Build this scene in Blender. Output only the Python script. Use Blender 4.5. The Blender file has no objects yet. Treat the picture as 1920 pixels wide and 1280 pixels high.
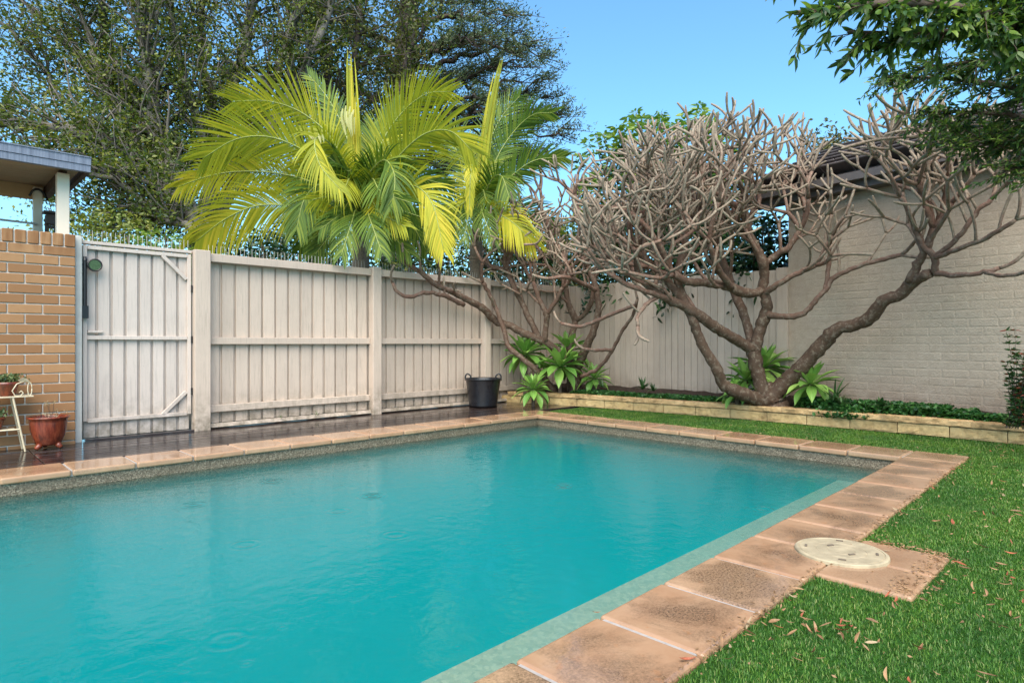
import bpy, bmesh, math, random
import numpy as np
from mathutils import Vector, Matrix, noise as mnoise
R = math.radians
rng = random.Random(7)
nrg = np.random.default_rng(11)
sc = bpy.context.scene
col = sc.collection

# ------------------------------------------------------------------ camera, sky, sun, exposure
CAM = (-5.638, -5.271, 0.9)
YAW = 44.27
cd = bpy.data.cameras.new('camera'); cam = bpy.data.objects.new('camera', cd); col.objects.link(cam)
cam.location = CAM; cam.rotation_euler = (R(90), 0, R(-YAW))
cd.sensor_width = 36; cd.lens = 21.84; cd.shift_y = 0.001; cd.clip_end = 2000; cd.clip_start = 0.05
sc.camera = cam

SUN_EL, SUN_AZ = 52.0, 220.0      # azimuth of the sun, degrees anticlockwise from +X
wd_ = bpy.data.worlds.new('World'); sc.world = wd_; wd_.use_nodes = True
wn = wd_.node_tree; wn.nodes.clear()
sky = wn.nodes.new('ShaderNodeTexSky'); sky.sky_type = 'NISHITA'; sky.sun_disc = False
sky.sun_elevation = R(SUN_EL); sky.sun_rotation = R(90 - SUN_AZ)
sky.air_density = 1.0; sky.dust_density = 1.6; sky.ozone_density = 1.0
bg = wn.nodes.new('ShaderNodeBackground'); bg.inputs['Strength'].default_value = 0.15
wo = wn.nodes.new('ShaderNodeOutputWorld')
tint = wn.nodes.new('ShaderNodeMix'); tint.data_type = 'RGBA'; tint.blend_type = 'MULTIPLY'; tint.inputs[0].default_value = 1.0
tint.inputs[7].default_value = (0.56, 0.89, 1.0, 1)
wn.links.new(sky.outputs[0], tint.inputs[6]); wn.links.new(tint.outputs[2], bg.inputs[0]); wn.links.new(bg.outputs[0], wo.inputs[0])
sl = bpy.data.lights.new('sun', 'SUN'); so = bpy.data.objects.new('sun', sl); col.objects.link(so)
sl.energy = 3.0; sl.angle = R(70); sl.color = (1.0, 0.82, 0.66)
sdir = Vector((math.cos(R(SUN_AZ)) * math.cos(R(SUN_EL)), math.sin(R(SUN_AZ)) * math.cos(R(SUN_EL)), math.sin(R(SUN_EL))))
so.rotation_euler = sdir.to_track_quat('Z', 'Y').to_euler()
so.location = (-8, -8, 12)
vs = sc.view_settings
vs.view_transform = 'Standard'; vs.look = 'None'; vs.exposure = 1.2; vs.gamma = 1.0; vs.use_curve_mapping = False
sc.render.engine = 'CYCLES'
sc.cycles.use_denoising = True
sc.cycles.max_bounces = 6; sc.cycles.transparent_max_bounces = 10; sc.cycles.volume_bounces = 2
sc.cycles.diffuse_bounces = 3

# ------------------------------------------------------------------ measuring helpers
F_, H0_, CX_ = 1165.0, 642.0, 960.0
UX = (math.sin(R(90 - YAW)), math.cos(R(90 - YAW)))
VX = (-UX[1], UX[0])
def at(x, y, d):
    "point at depth d along the line of sight of a photograph coordinate"
    l = d * (x - CX_) / F_
    return Vector((l * UX[0] + d * UX[1] + CAM[0], l * VX[0] + d * VX[1] + CAM[1], CAM[2] - (y - H0_) * d / F_))
def proj(p):
    a, b = p[0] - CAM[0], p[1] - CAM[1]
    l = a * UX[0] + b * VX[0]; d = max(a * UX[1] + b * VX[1], 0.05)
    return CX_ + F_ * l / d, H0_ - F_ * (p[2] - CAM[2]) / d, d
def inpoly(x, y, poly):
    c = False; j = len(poly) - 1
    for i in range(len(poly)):
        xi, yi = poly[i]; xj, yj = poly[j]
        if (yi > y) != (yj > y) and x < (xj - xi) * (y - yi) / (yj - yi) + xi: c = not c
        j = i
    return c

# ------------------------------------------------------------------ materials
def lin(h):
    h = h.lstrip('#'); o = []
    for i in (0, 2, 4):
        v = int(h[i:i + 2], 16) / 255; o.append(v / 12.92 if v <= .04045 else ((v + .055) / 1.055) ** 2.4)
    return tuple(o)
class NT:
    def __init__(s, name):
        s.m = bpy.data.materials.new(name); s.m.use_nodes = True; s.t = s.m.node_tree; s.t.nodes.clear()
        s.out = s.n('ShaderNodeOutputMaterial')
    def n(s, t, **kw):
        o = s.t.nodes.new(t)
        for k, v in kw.items(): setattr(o, k, v)
        return o
    def l(s, a, b): s.t.links.new(a, b)
    def pos(s, scale=(1, 1, 1), obj=False, rot=(0, 0, 0)):
        mp = s.n('ShaderNodeMapping'); mp.inputs['Scale'].default_value = scale; mp.inputs['Rotation'].default_value = rot
        if obj: s.l(s.n('ShaderNodeTexCoord').outputs['Object'], mp.inputs[0])
        else: s.l(s.n('ShaderNodeNewGeometry').outputs['Position'], mp.inputs[0])
        return mp.outputs[0]
    def noise(s, vec, scale=5, detail=4, rough=.6, dist=0):
        o = s.n('ShaderNodeTexNoise'); s.l(vec, o.inputs['Vector'])
        o.inputs['Scale'].default_value = scale; o.inputs['Detail'].default_value = detail
        o.inputs['Roughness'].default_value = rough; o.inputs['Distortion'].default_value = dist
        return o.outputs['Fac']
    def ramp(s, fac, *stops):
        o = s.n('ShaderNodeValToRGB'); e = o.color_ramp.elements
        while len(e) < len(stops): e.new(.5)
        for i, (p, c) in enumerate(stops):
            e[i].position = p
            if not isinstance(c, (tuple, list)): c = (c, c, c)
            e[i].color = (*c[:3], 1)
        s.l(fac, o.inputs[0]); return o.outputs[0]
    def mix(s, fac, a, b, mode='MIX'):
        o = s.n('ShaderNodeMix', data_type='RGBA', blend_type=mode)
        for sock, v in ((o.inputs[0], fac), (o.inputs[6], a), (o.inputs[7], b)):
            if hasattr(v, 'is_output'): s.l(v, sock)
            elif isinstance(v, (int, float)): sock.default_value = v if sock == o.inputs[0] else (v, v, v, 1)
            else: sock.default_value = (*v[:3], 1)
        return o.outputs[2]
    def math(s, op, a, b=0.0, clamp=False):
        o = s.n('ShaderNodeMath', operation=op, use_clamp=clamp)
        for i, v in enumerate((a, b)):
            if hasattr(v, 'is_output'): s.l(v, o.inputs[i])
            else: o.inputs[i].default_value = v
        return o.outputs[0]
    def bump(s, h, strength=.3, dist=.01, normal=None):
        o = s.n('ShaderNodeBump'); o.inputs['Strength'].default_value = strength; o.inputs['Distance'].default_value = dist
        s.l(h, o.inputs['Height'])
        if normal is not None: s.l(normal, o.inputs['Normal'])
        return o.outputs[0]
    def pbr(s, base, rough=.6, normal=None, spec=.5, metallic=0.0):
        p = s.n('ShaderNodeBsdfPrincipled')
        for k, v in (('Base Color', base), ('Roughness', rough), ('Specular IOR Level', spec), ('Metallic', metallic)):
            i = p.inputs[k]
            if hasattr(v, 'is_output'): s.l(v, i)
            elif k == 'Base Color': i.default_value = (*v[:3], 1)
            else: i.default_value = v
        if normal is not None: s.l(normal, p.inputs['Normal'])
        s.l(p.outputs[0], s.out.inputs[0]); return p
def sc3(c, k): return tuple(min(1, x * k) for x in c)
def plain(name, base, rough=.6, var=.18, scale=6.0, bump=.25, bscale=60., spec=.5, stretch=(1, 1, 1), rnd=.0, obj=False, bdist=.004, metallic=0.):
    t = NT(name); v = t.pos(stretch, obj)
    n1 = t.noise(v, scale, 6, .62)
    c = t.ramp(n1, (.3, sc3(base, 1 - var)), (.7, sc3(base, 1 + var)))
    if rnd:
        oi = t.n('ShaderNodeObjectInfo')
        k = t.ramp(oi.outputs['Random'], (0, 1 - rnd), (1, 1 + 0 * rnd))
        c = t.mix(1.0, c, k, 'MULTIPLY')
    nb = t.bump(t.noise(v, bscale, 4, .7), bump, bdist) if bump else None
    rr = t.ramp(t.noise(v, scale * 2.3, 3), (.3, max(0, rough - .08)), (.7, min(1, rough + .08)))
    t.pbr(c, rr, nb, spec, metallic); return t.m
def leafmat(name, stops, rough=.42, trans=.3, spec=.4, tint=1.25):
    t = NT(name); g = t.n('ShaderNodeNewGeometry')
    c = t.ramp(g.outputs['Random Per Island'], *stops)
    p = t.pbr(c, rough, None, spec)
    tr = t.n('ShaderNodeBsdfTranslucent')
    c2 = t.mix(1.0, c, (tint, tint * 1.05, tint * .55), 'MULTIPLY'); t.l(c2, tr.inputs[0])
    mx = t.n('ShaderNodeMixShader'); mx.inputs[0].default_value = trans
    t.l(p.outputs[0], mx.inputs[1]); t.l(tr.outputs[0], mx.inputs[2]); t.l(mx.outputs[0], t.out.inputs[0])
    return t.m

def fence_paint(name, base, rnd=.15):
    t = NT(name); v = t.pos((1, 1, 1))
    oi = t.n('ShaderNodeObjectInfo')
    off = t.n('ShaderNodeVectorMath', operation='ADD'); t.l(v, off.inputs[0])
    cmb = t.n('ShaderNodeCombineXYZ'); t.l(t.math('MULTIPLY', oi.outputs['Random'], 37.0), cmb.inputs[2]); t.l(cmb.outputs[0], off.inputs[1])
    vs_ = t.n('ShaderNodeMapping'); vs_.inputs['Scale'].default_value = (30, 30, 1.6); t.l(off.outputs[0], vs_.inputs[0])
    grain = t.noise(vs_.outputs[0], 2.2, 8, .7, .4)
    blot = t.noise(v, 2.3, 5, .6)
    c = t.ramp(blot, (.25, sc3(base, .9)), (.75, sc3(base, 1.07)))
    c = t.mix(t.ramp(grain, (.34, .6), (.50, 0)), c, sc3(base, .72))
    k = t.ramp(oi.outputs['Random'], (0, (1 - rnd, 1 - rnd, 1 - rnd)), (1, (1, 1, 1)))
    c = t.mix(1.0, c, k, 'MULTIPLY')
    # splash dirt and mould low on the boards
    sx = t.n('ShaderNodeSeparateXYZ'); t.l(v, sx.inputs[0])
    low = t.math('SUBTRACT', 1.0, t.math('MULTIPLY', sx.outputs[2], 2.4), True)
    dm = t.math('MULTIPLY', low, t.ramp(t.noise(v, 9, 6, .7), (.38, 0), (.62, 1)), True)
    c = t.mix(t.math('MULTIPLY', dm, .75), c, lin('#5f5644'))
    spk = t.ramp(t.noise(v, 38, 3, .6), (.72, 0), (.77, .5))
    c = t.mix(spk, c, lin('#6a5c4c'))
    nb = t.bump(grain, .35, .003)
    t.pbr(c, .55, nb, .35); return t.m

M = {}
M['fence'] = fence_paint('fence_paint', (.575, .46, .37))
M['fence2'] = fence_paint('fence_paint_far', (.51, .415, .335), .16)
M['gate'] = fence_paint('gate_paint', (.585, .495, .43), .1)
M['galv'] = plain('galvanised_steel', (.52, .50, .45), .55, .1, 12, .05, 80)
M['spike'] = plain('white_metal', (.46, .44, .40), .45, .1, 20, 0)
M['black'] = plain('black_plastic', (.012, .012, .013), .38, .2, 15, .05, 90)
M['tub'] = plain('black_rubber', (.010, .010, .013), .33, .25, 9, .06, 120, .6)
M['mirror'] = plain('mirror_face', (.10, .11, .05), .12, .3, 60, 0, metallic=.9)
M['cream'] = plain('cream_paint', (.78, .68, .54), .55, .06, 4, .08, 50)
M['timber'] = plain('dark_timber', (.075, .045, .03), .6, .3, 9, .2, 40)
M['soffit'] = plain('timber_soffit', (.46, .30, .17), .55, .12, 5, .2, 40, stretch=(.4, 6, 6))
M['tanbeam'] = plain('tan_beam', (.52, .33, .16), .55, .1, 5, .1, 40)
M['gutter'] = None
M['mortar'] = plain('white_mortar', (.66, .60, .53), .9, .12, 30, .5, 140)
M['soil'] = plain('garden_soil', (.045, .030, .022), .9, .5, 18, 1, 45, .25, bdist=.03)
M['ground'] = plain('bare_earth', (.06, .055, .04), .9, .4, 2, .5, 20, .2)
M['turfbase'] = plain('turf_base', (.025, .085, .012), .95, .5, 40, .8, 200, .15, bdist=.01)
M['terracotta'] = None
M['potsoil'] = plain('potting_mix', (.06, .045, .035), .95, .5, 60, 1, 120, .2)
M['dry'] = leafmat('dried_flowers', ((0, (.35, .27, .15)), (1, (.5, .40, .27))), .7, .2)
M['standmetal'] = plain('cream_enamel', (.60, .51, .35), .4, .15, 25, .1, 60)
M['lid'] = plain('cream_plastic', (.36, .295, .19), .55, .3, 12, .15, 90)
M['lidhole'] = plain('lid_slot', (.13, .10, .07), .8, .1, 9, 0)
M['grout'] = plain('pale_grout', (.33, .30, .275), .7, .2, 30, .3, 120)

# gutter: weathered grey zinc streaks
t = NT('zinc_gutter'); v = t.pos((60, 60, 2.0)); g = t.noise(v, 1.0, 6, .7)
c = t.ramp(g, (.3, (.085, .10, .14)), (.7, (.23, .26, .33)))
t.pbr(c, .5, t.bump(g, .1, .002), .5); M['gutter'] = t.m
# glazed terracotta
t = NT('glazed_terracotta'); v = t.pos((30, 30, 3)); g = t.noise(v, 1.2, 7, .7)
c = t.ramp(g, (.3, (.035, .010, .007)), (.5, (.17, .032, .014)), (.72, (.33, .075, .03)))
t.pbr(c, .16, t.bump(t.noise(v, 3), .08, .003), .6); M['terracotta'] = t.m
# tan bricks
t = NT('tan_brick'); v = t.pos(); oi = t.n('ShaderNodeObjectInfo')
base = t.ramp(oi.outputs['Random'], (0, (.26, .128, .056)), (.5, (.325, .168, .076)), (1, (.38, .21, .10)))
c = t.mix(t.ramp(t.noise(v, 14, 5), (.3, .0), (.75, .35)), base, (.25, .115, .045))
dr = t.noise(t.pos((22, 22, 2.5)), 1, 6, .7)
sx = t.n('ShaderNodeSeparateXYZ'); t.l(v, sx.inputs[0])
topz = t.math('MULTIPLY', t.math('SUBTRACT', sx.outputs[2], 1.62), 6.0, True)
c = t.mix(t.math('MULTIPLY', topz, t.ramp(dr, (.42, 0), (.6, .7))), c, (.20, .085, .03))
t.pbr(c, .75, t.bump(t.noise(v, 90, 4, .7), .35, .003), .3); M['brick'] = t.m
# painted brick wall
t = NT('painted_brick'); v = t.pos()
n1 = t.noise(v, 1.1, 5, .6); n2 = t.noise(v, 16, 6, .7)
c = t.ramp(n1, (.3, (.385, .31, .24)), (.7, (.475, .39, .305)))
c = t.mix(t.ramp(n2, (.35, .35), (.6, 0)), c, (.30, .235, .175))
sx = t.n('ShaderNodeSeparateXYZ'); t.l(v, sx.inputs[0])
damp = t.math('MULTIPLY', t.math('SUBTRACT', .62, sx.outputs[2]), 2.6, True)
c = t.mix(t.math('MULTIPLY', damp, t.ramp(t.noise(v, 5, 6, .7), (.3, .25), (.7, .95))), c, (.25, .17, .12))
h = t.math('ADD', t.math('MULTIPLY', n2, .6), t.noise(v, 60, 4, .7))
t.pbr(c, .72, t.bump(h, .8, .010), .3); M['painted'] = t.m
# sandstone-look coping pavers, wet, with dark algae blotches
def coping_mat(name, dirt):
    t = NT(name); v = t.pos(); oi = t.n('ShaderNodeObjectInfo')
    base = t.ramp(oi.outputs['Random'], (0, (.31, .17, .095)), (.5, (.38, .22, .125)), (1, (.45, .28, .165)))
    n = t.noise(v, 7, 6, .65)
    c = t.mix(t.ramp(n, (.35, 0), (.7, .6)), base, (.44, .285, .175))
    oc = t.pos((1, 1, 1), True)
    sx = t.n('ShaderNodeVectorMath', operation='LENGTH'); t.l(oc, sx.inputs[0])
    cen = t.ramp(sx.outputs['Value'], (.06, 1), (.21, .0))
    rr_ = t.math('MULTIPLY', t.math('SUBTRACT', oi.outputs['Random'], .5), .24)
    d1 = t.ramp(t.math('ADD', rr_, t.math('ADD', t.noise(v, 3.6, 6, .7, .6), t.math('MULTIPLY', cen, .20))), (.43, 0), (.66, 1))
    d2 = t.ramp(t.noise(v, 120, 8, .85), (.38, .12), (.60, 1))
    dd = t.math('MULTIPLY', t.math('MULTIPLY', d1, d2), dirt)
    c = t.mix(dd, c, (.055, .035, .022))
    ru = t.ramp(t.noise(v, 13, 4, .6), (.62, 0), (.72, .45)); c = t.mix(ru, c, (.36, .14, .045))
    wet = t.noise(v, 2.6, 3, .5)
    rr = t.ramp(wet, (.46, .02), (.62, .24))
    nb = t.bump(t.noise(v, 26, 4, .6), .09, .004)
    nb = t.bump(t.noise(v, 160, 2, .6), .03, .002, nb)
    t.pbr(c, rr, nb, .5); return t.m
M['coping'] = coping_mat('wet_sandstone_paver', .95)
M['coping2'] = coping_mat('sandstone_paver', .45)
# wet deck
t = NT('wet_deck_board'); oi = t.n('ShaderNodeObjectInfo')
g = t.noise(t.pos((2.2, 40, 40)), 1.5, 6, .7)
c = t.ramp(g, (.3, (.018, .012, .011)), (.7, (.055, .037, .032)))
k = t.ramp(oi.outputs['Random'], (0, .65), (1, 1.3)); c = t.mix(1.0, c, k, 'MULTIPLY')
w_ = t.noise(t.pos((1.3, 5, 1)), 1.6, 4)
t.pbr(c, t.ramp(w_, (.35, .06), (.65, .24)), t.bump(t.noise(t.pos((6, 30, 1)), 1, 3), .12, .004), .6); M['deck'] = t.m
# pool shell: pebble render
t = NT('pebble_render'); v = t.pos()
vo = t.n('ShaderNodeTexVoronoi'); t.l(v, vo.inputs['Vector']); vo.inputs['Scale'].default_value = 130
c = t.ramp(vo.outputs['Color'], (.1, (.06, .046, .03)), (.55, (.16, .125, .085)), (.95, (.33, .27, .19)))
c = t.mix(t.ramp(t.noise(v, 5, 5), (.4, 0), (.7, .5)), c, (.10, .08, .05))
t.pbr(c, .6, t.bump(vo.outputs['Distance'], .5, .006), .4); M['pebble'] = t.m
t = NT('pool_finish'); v = t.pos()
vo = t.n('ShaderNodeTexVoronoi'); t.l(v, vo.inputs['Vector']); vo.inputs['Scale'].default_value = 60
c = t.ramp(vo.outputs['Color'], (.1, (.26, .26, .18)), (.9, (.40, .39, .27)))
t.pbr(c, .8); M['poolfinish'] = t.m
# water: reflective rippled surface over milky turquoise body
t = NT('pool_water'); v = t.pos()
rip = t.noise(t.pos((1.0, 1.0, 1)), 14, 3, .55, .3)
rip2 = t.noise(v, 3.2, 2, .5)
vo = t.n('ShaderNodeTexVoronoi'); t.l(v, vo.inputs['Vector']); vo.inputs['Scale'].default_value = 1.9; vo.inputs['Randomness'].default_value = 1
dist = vo.outputs['Distance']
ring = t.math('SINE', t.math('MULTIPLY', dist, 95.0))
fall = t.ramp(dist, (.05, 1), (.24, 0))
csel = t.n('ShaderNodeSeparateColor'); t.l(vo.outputs['Color'], csel.inputs[0])
pick = t.ramp(csel.outputs[0], (.42, 0), (.46, 1))
rings = t.math('MULTIPLY', t.math('MULTIPLY', ring, fall), pick)
vo2 = t.n('ShaderNodeTexVoronoi'); t.l(v, vo2.inputs['Vector']); vo2.inputs['Scale'].default_value = 5.5
rings2 = t.math('MULTIPLY', t.math('MULTIPLY', t.math('SINE', t.math('MULTIPLY', vo2.outputs['Distance'], 60.0)), t.ramp(vo2.outputs['Distance'], (.02, 1), (.17, 0))), .5)
h = t.math('ADD', t.math('ADD', t.math('MULTIPLY', rip, .45), t.math('MULTIPLY', rip2, .5)), t.math('ADD', t.math('MULTIPLY', rings, .30), t.math('MULTIPLY', rings2, .22)))
nb = t.bump(h, .42, .02)
fr = t.n('ShaderNodeFresnel'); fr.inputs['IOR'].default_value = 1.29; t.l(nb, fr.inputs['Normal'])
gl = t.n('ShaderNodeBsdfGlossy'); gl.inputs['Roughness'].default_value = .06; t.l(nb, gl.inputs['Normal'])
tp = t.n('ShaderNodeBsdfTransparent')
mx = t.n('ShaderNodeMixShader'); t.l(fr.outputs[0], mx.inputs[0]); t.l(tp.outputs[0], mx.inputs[1]); t.l(gl.outputs[0], mx.inputs[2])
t.l(mx.outputs[0], t.out.inputs[0])
vsn = t.n('ShaderNodeVolumeScatter'); vsn.inputs['Color'].default_value = (.003, .60, .655, 1); vsn.inputs['Density'].default_value = 1.4; vsn.inputs['Anisotropy'].default_value = .1
van = t.n('ShaderNodeVolumeAbsorption'); van.inputs['Color'].default_value = (.0, .81, .84, 1); van.inputs['Density'].default_value = 1.1
ads = t.n('ShaderNodeAddShader'); t.l(vsn.outputs[0], ads.inputs[0]); t.l(van.outputs[0], ads.inputs[1]); t.l(ads.outputs[0], t.out.inputs[1])
M['water'] = t.m
# split-face retaining blocks
def block_mat(name, a, b, d):
    t = NT(name); v = t.pos(); oi = t.n('ShaderNodeObjectInfo')
    c = t.ramp(t.noise(v, 9, 6, .7), (.3, a), (.7, b))
    c = t.mix(t.ramp(t.noise(v, 5, 6, .7), (.48, 0), (.66, d)), c, (.13, .075, .03))
    k = t.ramp(oi.outputs['Random'], (0, .78), (1, 1.05)); c = t.mix(1.0, c, k, 'MULTIPLY')
    t.pbr(c, .8, t.bump(t.noise(v, 45, 5, .75), .7, .01), .3); return t.m
M['block'] = block_mat('splitface_block', (.52, .345, .15), (.70, .51, .25), .6)
M['cap'] = block_mat('splitface_cap', (.54, .34, .15), (.72, .49, .25), .75)
# barks
def bark(name, stops, lichen=None, bs=70, bstr=.6):
    t = NT(name); v = t.pos()
    at_ = t.n('ShaderNodeAttribute'); at_.attribute_name = 'age'
    f = t.math('ADD', at_.outputs['Fac'], t.math('MULTIPLY', t.math('SUBTRACT', t.noise(v, 9, 5, .65), .5), .5), True)
    c = t.ramp(f, *stops)
    if lichen: c = t.mix(t.ramp(t.noise(v, 22, 5, .7), (.5, 0), (.64, lichen[1])), c, lichen[0])
    c = t.mix(t.ramp(t.noise(v, 40, 4, .7), (.35, .45), (.55, 0)), c, (.05, .034, .026))
    t.pbr(c, .75, t.bump(t.noise(v, bs, 5, .7), bstr, .008), .3); return t.m
M['frangi'] = bark('frangipani_bark', ((0, (.30, .24, .175)), (.09, (.245, .165, .12)), (.20, (.18, .098, .070)), (.45, (.125, .074, .050)), (1, (.078, .046, .028))), ((.38, .33, .25), .35))
M['figbark'] = bark('grey_fig_bark', ((0, (.10, .085, .068)), (1, (.22, .20, .17))), None, 20, .5)
M['cedarbark'] = bark('cedar_bark', ((0, (.07, .05, .045)), (1, (.09, .07, .06))), None, 20)
M['palmbark'] = bark('palm_bark', ((0, (.22, .165, .12)), (1, (.30, .24, .18))), None, 14, .9)
M['stem'] = bark('stem_bark', ((0, (.10, .065, .045)), (1, (.16, .12, .09))))
# foliage
M['fig'] = leafmat('fig_leaves', ((0, (.030, .055, .012)), (.5, (.068, .105, .022)), (.85, (.14, .175, .032)), (1, (.22, .22, .045))), .4, .35)
M['figl'] = leafmat('fig_leaves_light', ((0, (.08, .12, .018)), (.6, (.17, .21, .035)), (1, (.28, .27, .055))), .4, .3)
M['cedar'] = leafmat('cedar_needles', ((0, (.040, .070, .034)), (.6, (.085, .125, .055)), (1, (.15, .18, .08))), .6, .15)
M['ivy'] = leafmat('ivy_leaves', ((0, (.05, .06, .016)), (1, (.13, .125, .035))), .45, .25)
M['scheff'] = leafmat('bright_tree_leaves', ((0, (.06, .14, .022)), (.6, (.14, .25, .04)), (1, (.30, .38, .055))), .35, .35)
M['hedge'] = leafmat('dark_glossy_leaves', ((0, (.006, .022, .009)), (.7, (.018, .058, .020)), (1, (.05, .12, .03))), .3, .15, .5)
M['overhang'] = leafmat('overhang_leaves', ((0, (.026, .058, .020)), (.5, (.062, .125, .032)), (.85, (.13, .22, .038)), (1, (.24, .33, .06))), .33, .38, .4)
M['olive'] = leafmat('far_leaves', ((0, (.07, .075, .025)), (1, (.16, .15, .06))), .6, .2)
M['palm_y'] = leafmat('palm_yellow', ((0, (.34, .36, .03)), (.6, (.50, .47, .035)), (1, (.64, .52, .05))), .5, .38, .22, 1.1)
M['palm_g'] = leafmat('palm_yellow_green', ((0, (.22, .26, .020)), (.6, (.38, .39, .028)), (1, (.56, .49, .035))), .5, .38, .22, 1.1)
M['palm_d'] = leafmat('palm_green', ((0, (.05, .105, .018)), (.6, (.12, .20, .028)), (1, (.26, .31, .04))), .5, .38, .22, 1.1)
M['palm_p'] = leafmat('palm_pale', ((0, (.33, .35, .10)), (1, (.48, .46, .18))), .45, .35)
M['rachis'] = plain('palm_rachis', (.26, .30, .07), .4, .2, 6, 0)
M['agave'] = None
t = NT('agave_leaf'); oi = t.n('ShaderNodeObjectInfo')
tc = t.n('ShaderNodeTexCoord'); sp = t.n('ShaderNodeSeparateXYZ'); t.l(tc.outputs['Object'], sp.inputs[0])
edge = t.math('ABSOLUTE', sp.outputs[1])
base = t.ramp(oi.outputs['Random'], (0, (.11, .26, .045)), (.6, (.22, .40, .075)), (1, (.33, .49, .12)))
c = t.mix(t.ramp(edge, (.006, .0), (.02, .55)), (.30, .42, .13), base) if False else t.mix(t.ramp(edge, (.0, .42), (.018, .0)), base, (.33, .45, .15))
c = t.mix(t.ramp(t.noise(t.pos((1, 1, 1)), 14, 4), (.45, 0), (.8, .3)), c, (.06, .16, .035))
p = t.pbr(c, .4, None, .4); tr = t.n('ShaderNodeBsdfTranslucent'); t.l(c, tr.inputs[0])
mx = t.n('ShaderNodeMixShader'); mx.inputs[0].default_value = .15; t.l(p.outputs[0], mx.inputs[1]); t.l(tr.outputs[0], mx.inputs[2]); t.l(mx.outputs[0], t.out.inputs[0]); M['agave'] = t.m
M['cover'] = leafmat('groundcover_leaves', ((0, (.012, .055, .012)), (.6, (.03, .11, .022)), (1, (.075, .19, .04))), .4, .2)
M['strap'] = leafmat('strap_leaves', ((0, (.012, .045, .014)), (1, (.05, .12, .03))), .35, .15)
M['turf'] = leafmat('turf_blades', ((0, (.030, .095, .010)), (.5, (.070, .195, .020)), (.85, (.14, .29, .035)), (1, (.34, .36, .13))), .5, .25)
tt = M['turf'].node_tree; rmp = [n_ for n_ in tt.nodes if n_.type == 'VALTORGB'][0]
geo = tt.nodes.new('ShaderNodeNewGeometry'); nz = tt.nodes.new('ShaderNodeTexNoise'); nz.inputs['Scale'].default_value = 2.6; nz.inputs['Detail'].default_value = 5; tt.links.new(geo.outputs['Position'], nz.inputs['Vector'])
cr = tt.nodes.new('ShaderNodeValToRGB'); cr.color_ramp.elements[0].position = .36; cr.color_ramp.elements[0].color = (.62, .70, .75, 1); cr.color_ramp.elements[1].position = .64; cr.color_ramp.elements[1].color = (1.12, 1.0, .95, 1); tt.links.new(nz.outputs['Fac'], cr.inputs[0])
mm = tt.nodes.new('ShaderNodeMix'); mm.data_type = 'RGBA'; mm.blend_type = 'MULTIPLY'; mm.inputs[0].default_value = 1.0
for lk in list(rmp.outputs[0].links): tt.links.new(mm.outputs[2], lk.to_socket)
tt.links.new(rmp.outputs[0], mm.inputs[6]); tt.links.new(cr.outputs[0], mm.inputs[7])
M['redleaf'] = leafmat('red_new_leaves', ((0, (.22, .045, .03)), (1, (.36, .11, .06))), .4, .3)
M['shrub'] = leafmat('shrub_leaves', ((0, (.018, .05, .018)), (1, (.06, .12, .03))), .4, .2)
M['succ'] = leafmat('succulent_leaves', ((0, (.05, .09, .03)), (.8, (.13, .17, .06)), (1, (.25, .2, .1))), .4, .15)
M['litA'] = plain('dry_leaf_brown', (.25, .13, .055), .6, .35, 60, 0, rnd=.4)
M['litB'] = plain('dry_leaf_tan', (.31, .175, .08), .6, .3, 60, 0, rnd=.3)
M['litC'] = plain('dry_leaf_rust', (.30, .075, .030), .6, .35, 60, 0, rnd=.3)
M['litD'] = plain('dry_leaf_pale', (.36, .265, .15), .6, .25, 60, 0, rnd=.25)
M['rooftile'] = plain('dark_roof_tile', (.085, .07, .068), .7, .3, 12, .4, 60, .3, rnd=.3)
M['fascia'] = plain('dark_gutter_paint', (.10, .085, .08), .5, .15, 6, .05, 50)

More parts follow.
